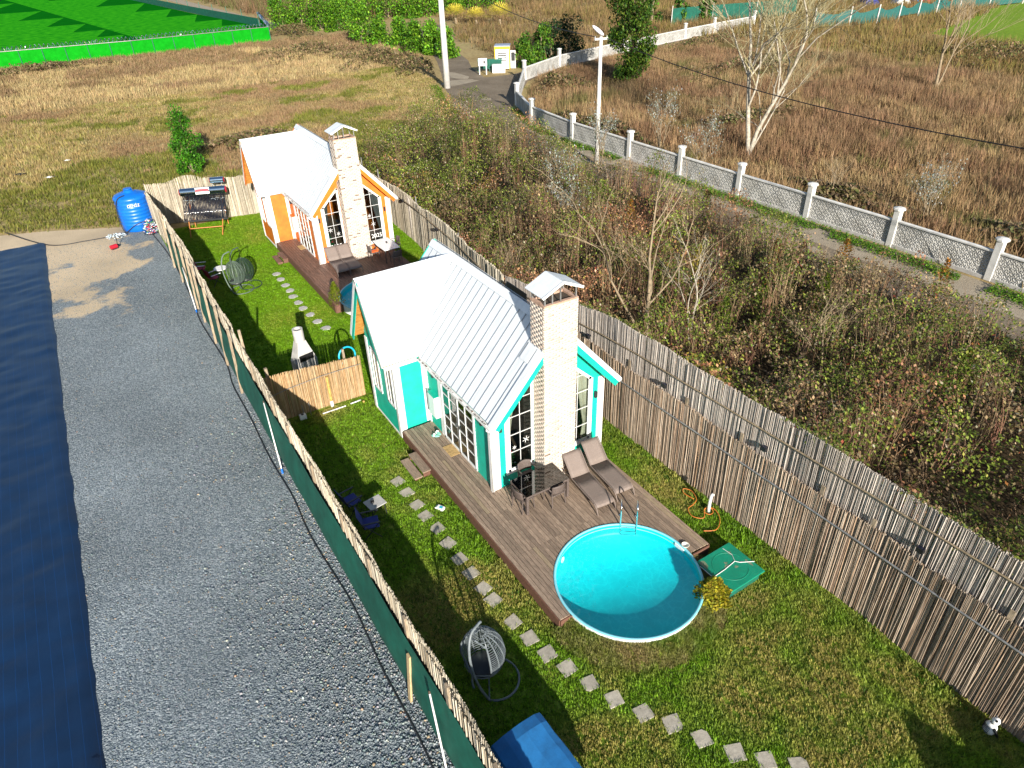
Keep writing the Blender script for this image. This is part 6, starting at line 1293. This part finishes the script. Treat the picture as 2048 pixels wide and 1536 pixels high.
TH = [(16.0, 12.9, 2.6, 'or', 'orange thuja by the lane beside the forked tree'), (20.8, 12.2, 2.3, 'rd', 'thin reddish thuja at the lane edge below the wall'), (16.5, 3.4, 2.8, 'gr', 'dark green thuja in the middle of the thicket, tallest of its cluster'), (15.2, 3.2, 2.0, 'yg', 'yellow green thuja at the foot of the tall green one'), (17.3, 1.9, 2.2, 'yg', 'yellow green thuja right of the tall dark green one'), (19.5, 4.8, 2.1, 'rd', 'brown thuja at the lane edge between two others'), (18.4, 5.4, 2.3, 'or', 'orange brown thuja left in the lane edge row'), (21.6, 4.0, 2.0, 'or', 'small orange thuja farthest right in the lane edge row'), (21.1, -.8, 2.8, 'or', 'slim orange thuja beside the lane near the right edge'), (12.3, 2.7, 2.2, 'yg', 'yellow green thuja below the pale sapling'), (15.7, -4.9, 2.4, 'yg', 'yellow green thuja in the lower right thicket'), (14.5, 6.4, 2.6, 'yl', 'golden thuja behind the pale sapling'), (12.6, 6.8, 2.2, 'gr', 'green thuja behind the forked tree')]
TC = {'or': [(.30, .13, .02), (.22, .10, .02), (.16, .12, .02)], 'rd': [(.16, .05, .03), (.12, .07, .03), (.07, .08, .02)], 'gr': [(.03, .07, .012), (.05, .10, .014)], 'yg': [(.12, .17, .012), (.09, .13, .012)], 'yl': [(.28, .20, .02), (.20, .17, .02)]}
for i, (x, y, h, k, lab) in enumerate(TH): thuja(lab, (x, y, 0), h, .55, TC[k], 500, seed=80 + i)
for i, (x, y) in enumerate(((2.6, -16.3), (3.6, -16.6), (4.7, -16.7))): thuja('added thuja shading the lawn corner, number %s from the fence side beyond the lower edge' % ['three', 'two', 'one'][i], (x, y, 0), 1.9, 1.1, YG, 3000, 'thujas in the gardens', 99 + i)  # thujas added out of view to throw a shadow on the lawn corner
def silver(label, loc, h, n, seed):
    t = thing('silver_poplar_sapling', label, 'tree', loc, 0, 'silver leaved saplings'); rg = random.Random(seed); a, b = MB(), MB()
    for k in range(4): grow(a, b, (rg.uniform(-.2, .2), rg.uniform(-.2, .2), 0), (rg.uniform(-.25, .25), rg.uniform(-.25, .25), 1), h * .55, .035, 0, 3, rg, .5, .6, (4, 3, 2))
    a.obj('trunk', M['bark_tan'], t); bo = b.obj('twigs', M['bark_tan'], t); pts = np.array(b.v); ix = RNG.integers(0, len(pts), n); P = pts[ix] + RNG.normal(0, .10, (n, 3)); P = P[P[:, 2] > h * .3]; n = len(P)
    scatter('crown', [LEAF], P, RNG.uniform(0, 6.28, n), RNG.uniform(.06, .13, n), mixcol([(.30, .345, .33), (.40, .44, .42), (.17, .21, .15)], n, .15), M['leaf'], t, tilt=RNG.uniform(-1.4, 1.4, n))
for i, (x, y, h, lab) in enumerate(((28.6, 24.5, 4.2, 'silver leaved sapling just behind the white wall left of the bare tree'), (28.2, 19.8, 3.4, 'thin silver leaved sapling behind the white wall close to the bare tree'), (23.2, 24.6, 3.4, 'silver leaved sapling around the lamp pole foot'), (16.8, 20.0, 3.2, 'silver leaved sapling at the thicket edge below the lamp pole'), (14.6, 16.5, 2.8, 'silver leaved sapling deeper in the thicket'), (31.5, 6.0, 2.6, 'small silver leaved sapling in the brown field right of the wall'), (38, .5, 3.0, 'silver leaved sapling at the right edge of the brown field'))):
    silver(lab, (x, y, 0), h, 700, 200 + i)

# bramble thicket between the reed fence and the lane
n = 245000
x = RNG.uniform(5.65, 22.6, n); y = RNG.uniform(-13, 41.5, n)
inside = (x > np.interp(y, [-13, 8.2, 14, 22, 29, 34, 38, 41.5], [5.75, 5.75, 6.7, 7.4, 7.9, 9.5, 13.5, 19])) & (x < np.interp(y, [-13, 0, 20, 33, 38, 42], [22.2, 21.6, 21.6, 22.2, 22.6, 22.5]))
x, y = x[inside], y[inside]; n = len(x)
HT = np.random.default_rng(5).random((6, 128, 128)); CS = 2.1
def cell(x, y):
    """which plant a point of the thicket belongs to, and how far it is from that plant's middle"""
    wx = x + .5 * (vnoise(x, y, .9, 151) - .5); wy = y + .5 * (vnoise(x, y, .9, 153) - .5)
    ix, iy = np.floor(wx / CS).astype(int) % 128, np.floor(wy / CS).astype(int) % 128
    d = np.hypot(wx / CS - np.floor(wx / CS) - .3 - .4 * HT[0, ix, iy], wy / CS - np.floor(wy / CS) - .3 - .4 * HT[1, ix, iy]); return ix, iy, d
def bh(x, y):
    ix, iy, d = cell(x, y); dome = np.sqrt(np.maximum(.04, 1 - (d / .82) ** 2))
    h_ = (.85 + 2.2 * fnoise(x, y, 4.2, 33) + 1.7 * (HT[2, ix, iy] - .42)) * (.28 + .82 * dome) + .7 * (vnoise(x, y, .55, 37) - .5)
    h_ = h_ * np.clip((22.9 - x) / 1.8, .45, 1) * (1 + .25 * np.clip((y - 18) / 12, 0, 1)) * np.clip((x - 5.2) / 1.3, .65, 1)
    return np.maximum(.25, h_)
hh = bh(x, y); z = hh * (1 - .8 * RNG.random(n) ** 2.6) + RNG.normal(0, .06, n)
keep = vnoise(x, y, .75, 41) + .35 * RNG.random(n) > .42 - .1 * (y > 20); x, y, z, hh = x[keep], y[keep], np.maximum(z[keep], .05), hh[keep]; n = len(x)
zone = fnoise(x, y, 4.5, 45); greens = [(.085, .125, .016), (.13, .17, .022), (.20, .23, .035)]; browns = [(.20, .135, .065), (.27, .185, .09), (.14, .09, .045), (.33, .24, .13)]; pales = [(.36, .31, .19), (.40, .36, .25)]; reds = [(.28, .06, .03), (.26, .11, .03)]
ix, iy, d_ = cell(x, y); ty = HT[3, ix, iy]; lum = (.70 + .75 * HT[4, ix, iy])[:, None]
pg = np.clip(.54 + (zone - .5) * 1.6 + (ty - .5) * 1.1 + .20 * (y > 22) + .14 * (y < -1), .04, .95); u = RNG.random(n)
col = np.where((u < pg)[:, None], mixcol(greens, n, .2), mixcol(browns, n, .2)) * lum; col[:, 0] *= 1 + .35 * (ty < .14); v_ = RNG.random(n)
col = np.where((v_ < .03 + .05 * (y > 22))[:, None], mixcol(pales, n), col); col = np.where(((v_ > .982) & (y < 15))[:, None], mixcol(reds, n), col)
scatter('bramble_thicket', [LEAF], np.c_[x, y, z], RNG.uniform(0, 6.28, n), RNG.uniform(.06, .155, n), col, M['leaf'], tilt=RNG.uniform(-1.1, 1.1, n), kind='stuff', label='dense brown and green bramble thicket between the reed fence and the lane', cat='brambles')
n = 2200; x = RNG.uniform(5.8, 22.2, n); y = RNG.uniform(-13, 40.5, n); k = (x > np.interp(y, [-13, 8.2, 14, 22, 29, 34, 38, 41.5], [5.8, 5.8, 6.8, 7.5, 8, 9.6, 13.6, 19])) & (x < 22.0) & ((y < 20) | (RNG.random(n) < .3)); x, y = x[k], y[k]; n = len(x); hh = bh(x, y)
scatter('bramble_canes', [blades(10, 1.0, .018, .35, .75, 300 + i) for i in range(6)], np.c_[x, y, hh * .30], RNG.uniform(0, 6.28, n), np.c_[RNG.uniform(.7, 1.4, n), RNG.uniform(.7, 1.4, n), hh * RNG.uniform(.6, 1.0, n)], mixcol([(.24, .165, .095), (.33, .25, .15), (.17, .11, .06), (.29, .16, .10)], n, .2), M['dry'], kind='stuff', label='bare bramble canes tangled through the thicket', cat='brambles')
# creepers hanging over the top of the tall fence
n = 3200; y = RNG.uniform(-13, 8, n); k = vnoise(y, y * 0, 1.6, 71) > .52; y = y[k]; n = len(y); x = 5.52 + np.abs(RNG.normal(0, .35, n)); z = 4.07 - np.abs(RNG.normal(0, .12, n)) - .6 * np.clip(x - 5.6, 0, 1) - 1.1 * np.clip((y - 1) / 7.2, 0, 1)
scatter('fence_creeper', [LEAF], np.c_[x, y, z], RNG.uniform(0, 6.28, n), RNG.uniform(.05, .11, n), mixcol(greens + browns[:2] + [(.2, .24, .06)], n), M['leaf'], tilt=RNG.uniform(-1, 1, n), kind='stuff', label='creeper leaves spilling over the top of the tall reed fence', cat='creeper')
n = 15000; y = RNG.uniform(-13, 3, n); x = 5.75 + 1.6 * RNG.random(n); z = (4.05 - 1.35 * (x - 5.6)) * (1 - .4 * RNG.random(n) ** 2) * (.75 + .35 * vnoise(x, y, 1.3, 72))
scatter('fence_side_brambles', [LEAF], np.c_[x, y, np.maximum(z, .1)], RNG.uniform(0, 6.28, n), RNG.uniform(.06, .13, n), mixcol(greens * 2 + browns + pales[:1], n, .22), M['leaf'], tilt=RNG.uniform(-1, 1, n), kind='stuff', label='brambles piled against the back of the tall reed fence', cat='brambles')
# green weeds along the wall foot and lane edge
n = 26000; y = RNG.uniform(-13, 45, n); x = np.interp(y, [-13, 30, 36, 45], [26.2, 26.05, 26.0, 28.9]) + RNG.normal(0, .36, n); k = (vnoise(x, y, 1.7, 81) > .25) & (x < np.interp(y, [-13, 33, 39.4, 46], [26.85, 26.4, 27.0, 29.8])) & (x > np.interp(y, [-13, 32, 38, 45], [24.7, 25.15, 25.7, 28.6])); x, y = x[k], y[k]; n = len(x)
scatter('verge_weeds', [LEAF], np.c_[x, y, np.abs(RNG.normal(0, .12, n)) + .03], RNG.uniform(0, 6.28, n), RNG.uniform(.07, .15, n), mixcol([(.07, .19, .008), (.11, .25, .01), (.05, .13, .008), (.18, .24, .03)], n), M['leaf'], tilt=RNG.uniform(-.8, .8, n), kind='stuff', label='bright green weeds along the foot of the white wall', cat='weeds')
n = 4200; t_ = RNG.random(n); y = 40 + 20 * t_; x = np.interp(y, [40, 45, 52, 58, 60], [22.2, 23.4, 25.5, 27.8, 28.5]) - np.abs(RNG.normal(0, .6, n)); scatter('verge_weeds', [LEAF], np.c_[x, y, np.abs(RNG.normal(0, .1, n)) + .03], RNG.uniform(0, 6.28, n), RNG.uniform(.10, .2, n), mixcol([(.11, .25, .01), (.17, .28, .02), (.14, .2, .02)], n), M['leaf'], tilt=RNG.uniform(-.6, .6, n), kind='stuff', label='green grass verge on the field side of the lane', cat='weeds')
# dry field grass
def field(name, label, n, box, keepf, colf, h, sc, seed, hn=None):
    x = RNG.uniform(box[0], box[1], n); y = RNG.uniform(box[2], box[3], n); k = keepf(x, y); x, y = x[k], y[k]; n = len(x); s = RNG.uniform(.7, 1.3, n) * sc; hz = s * (1 if hn is None else hn(x, y))
    scatter(name, [blades(11, h, .05, .5, h * .55, seed + i, True) for i in range(6)], np.c_[x, y, np.zeros(n)], RNG.uniform(0, 6.28, n), np.c_[s, s, hz], colf(x, y, n), M['dry'], kind='stuff', label=label, cat='dry grass')
lane_l = lambda y: np.interp(y, [30, 33, 38, 45, 52, 58, 67, 75, 84, 98], [7.5, 9.0, 15, 23.2, 25.4, 27.8, 31.5, 35, 38, 42])
def dry_col(x, y, n):
    a = fnoise(x, y, 9, 91); b = fnoise(x, y, 3.5, 95); c_ = mixcol([(.34, .255, .11), (.40, .31, .145), (.28, .215, .085), (.24, .22, .06)], n, .18); k_ = np.clip((a - .5) * 6, 0, 1)[:, None]; c_ = c_ * (1 - k_) + k_ * mixcol([(.25, .165, .085), (.29, .195, .105)], n, .15)
    green = (b + .35 * np.exp(-((y - 38) / 9.0) ** 2) > .60) | ((y < 42) & (x < 2) & (b > .38)); return np.where(green[:, None], mixcol([(.16, .165, .03), (.21, .20, .05), (.11, .13, .02)], n, .18), c_)
field('dry_grass', 'tall dry grass of the field behind the gardens', 30000, (-42, 30, 33.6, 75), lambda x, y: (x < lane_l(y)) & ((y > 32.8) | (x > 7.6)) & ((x < -4.6) | (y > np.interp(x, [-4.6, 2.5, 7.5, 8], [32.6, 30.6, 29.3, 29]))) & ((y > np.interp(x, [-40, -14, -10.8, -7.7, -5.3, -4.6], [38.2, 36.9, 35.8, 34.2, 32.9, 32.6])) | (x > -4.6)), dry_col, .30, 1.0, 400, lambda x, y: .4 + .9 * fnoise(x, y, 5, 97))
field('dry_grass', 'dry grass and brush in the far part of the field before the green net fence', 15000, (-60, 40, 75, 111), lambda x, y: (x < lane_l(y) - .5) & (y < 111.3), lambda x, y, n: np.where((fnoise(x, y, 8, 101) + (y - 92) / 60 > .5)[:, None], mixcol([(.25, .165, .09), (.29, .195, .11), (.21, .15, .07)], n), mixcol([(.36, .265, .13), (.42, .32, .16)], n)), .42, 1.4, 410, lambda x, y: .4 + .9 * fnoise(x, y, 6, 103))
field('brown_reeds', 'tall reddish brown grass of the field behind the white wall', 24000, (27.6, 75, -16, 62), lambda x, y: (x > np.interp(y, [-16, 33, 39.4, 46, 56, 62], [27.6, 27.3, 28, 31, 39, 55])), lambda x, y, n: np.where((fnoise(x, y, 6, 111) > .52)[:, None], mixcol([(.25, .155, .085), (.29, .185, .105), (.205, .13, .07)], n, .15), np.where((fnoise(x, y, 3, 115) > .66)[:, None], mixcol([(.14, .115, .045), (.16, .145, .055)], n), mixcol([(.30, .20, .105), (.345, .24, .125), (.255, .17, .085)], n, .16))), .75, 1.1, 420, lambda x, y: .35 + 1.3 * fnoise(x, y, 4, 117))
field('brown_reeds', 'far brown grass in the upper right field', 9000, (75, 150, 10, 110), lambda x, y: (y > 46 + (x - 96) * .3) | ((x < 95.5) & (y > -10)), lambda x, y, n: mixcol([(.27, .18, .085), (.22, .15, .06), (.20, .17, .05)], n), .8, 1.7, 430, lambda x, y: .4 + 1.0 * fnoise(x, y, 6, 119))
field('far_brush', 'far dry brush beyond the lane at the top', 9000, (38, 140, 64, 175), lambda x, y: (x > np.interp(y, [64, 73, 81, 97, 110, 175], [42, 43, 45, 50, 58, 66])) & (y > 60 + (x - 45) * .33), lambda x, y, n: mixcol([(.28, .19, .09), (.20, .13, .07), (.15, .12, .04)], n), .8, 1.8, 440, lambda x, y: .3 + 1.0 * fnoise(x, y, 9, 121))
field('far_brush', 'dark brush along the far field track at the top', 6000, (31, 120, 126, 260), lambda x, y: x > np.interp(y, [126, 134, 184, 230], [34, 34, 33, 31]), lambda x, y, n: mixcol([(.16, .11, .06), (.12, .12, .04), (.22, .15, .08)], n), 1.2, 2.4, 450, lambda x, y: .3 + 1.2 * fnoise(x, y, 12, 123))
# dark brush clumps
n = 26000; cx_ = np.array([(-25, 98, 12, 5, 1.4), (-8, 104, 10, 4, 1.3), (25, 92, 8, 9, 1.6), (30, 80, 6, 9, 1.5), (31, 70, 3, 9, 1.4), (5, 49, 4, 2.5, .9), (30, 116, 4, 9, 1.5), (31, 10, 2.5, 6, .9), (33, 0, 3, 5, 1.0), (42, 28, 7, 2.5, 1.0), (60, 44, 14, 5, 1.6), (85, 30, 10, 9, 1.8), (36, 50, 6, 4, 1.8), (70, 60, 14, 4, 1.5), (29.5, 33, 1.5, 7, 1.5)])
i = RNG.integers(0, len(cx_), n); a = RNG.uniform(0, 6.283, n); q = np.sqrt(RNG.random(n)) * (.75 + .4 * np.sin(a * 5 + i)); x = cx_[i, 0] + cx_[i, 2] * q * np.cos(a); y = cx_[i, 1] + cx_[i, 3] * q * np.sin(a); z = np.maximum(.05, cx_[i, 4] * (1 - q * q * .7) * (.35 + 1.0 * fnoise(x, y, 1.8, 131)) * (1 - .6 * RNG.random(n) ** 2)); k = (x < lane_l(y)) | (y < 66) & (x > np.interp(y, [-16, 39, 46, 60], [27.7, 28, 31, 48])); x, y, z = x[k], y[k], z[k]; n = len(x)
scatter('brush_clumps', [LEAF], np.c_[x, y, z], RNG.uniform(0, 6.28, n), RNG.uniform(.18, .42, n), mixcol([(.19, .135, .07), (.22, .155, .085), (.13, .13, .04), (.11, .115, .035), (.26, .18, .10)], n, .2), M['leaf'], tilt=RNG.uniform(-1.1, 1.1, n), kind='stuff', label='dark brush clumps scattered over the dry fields', cat='brush')
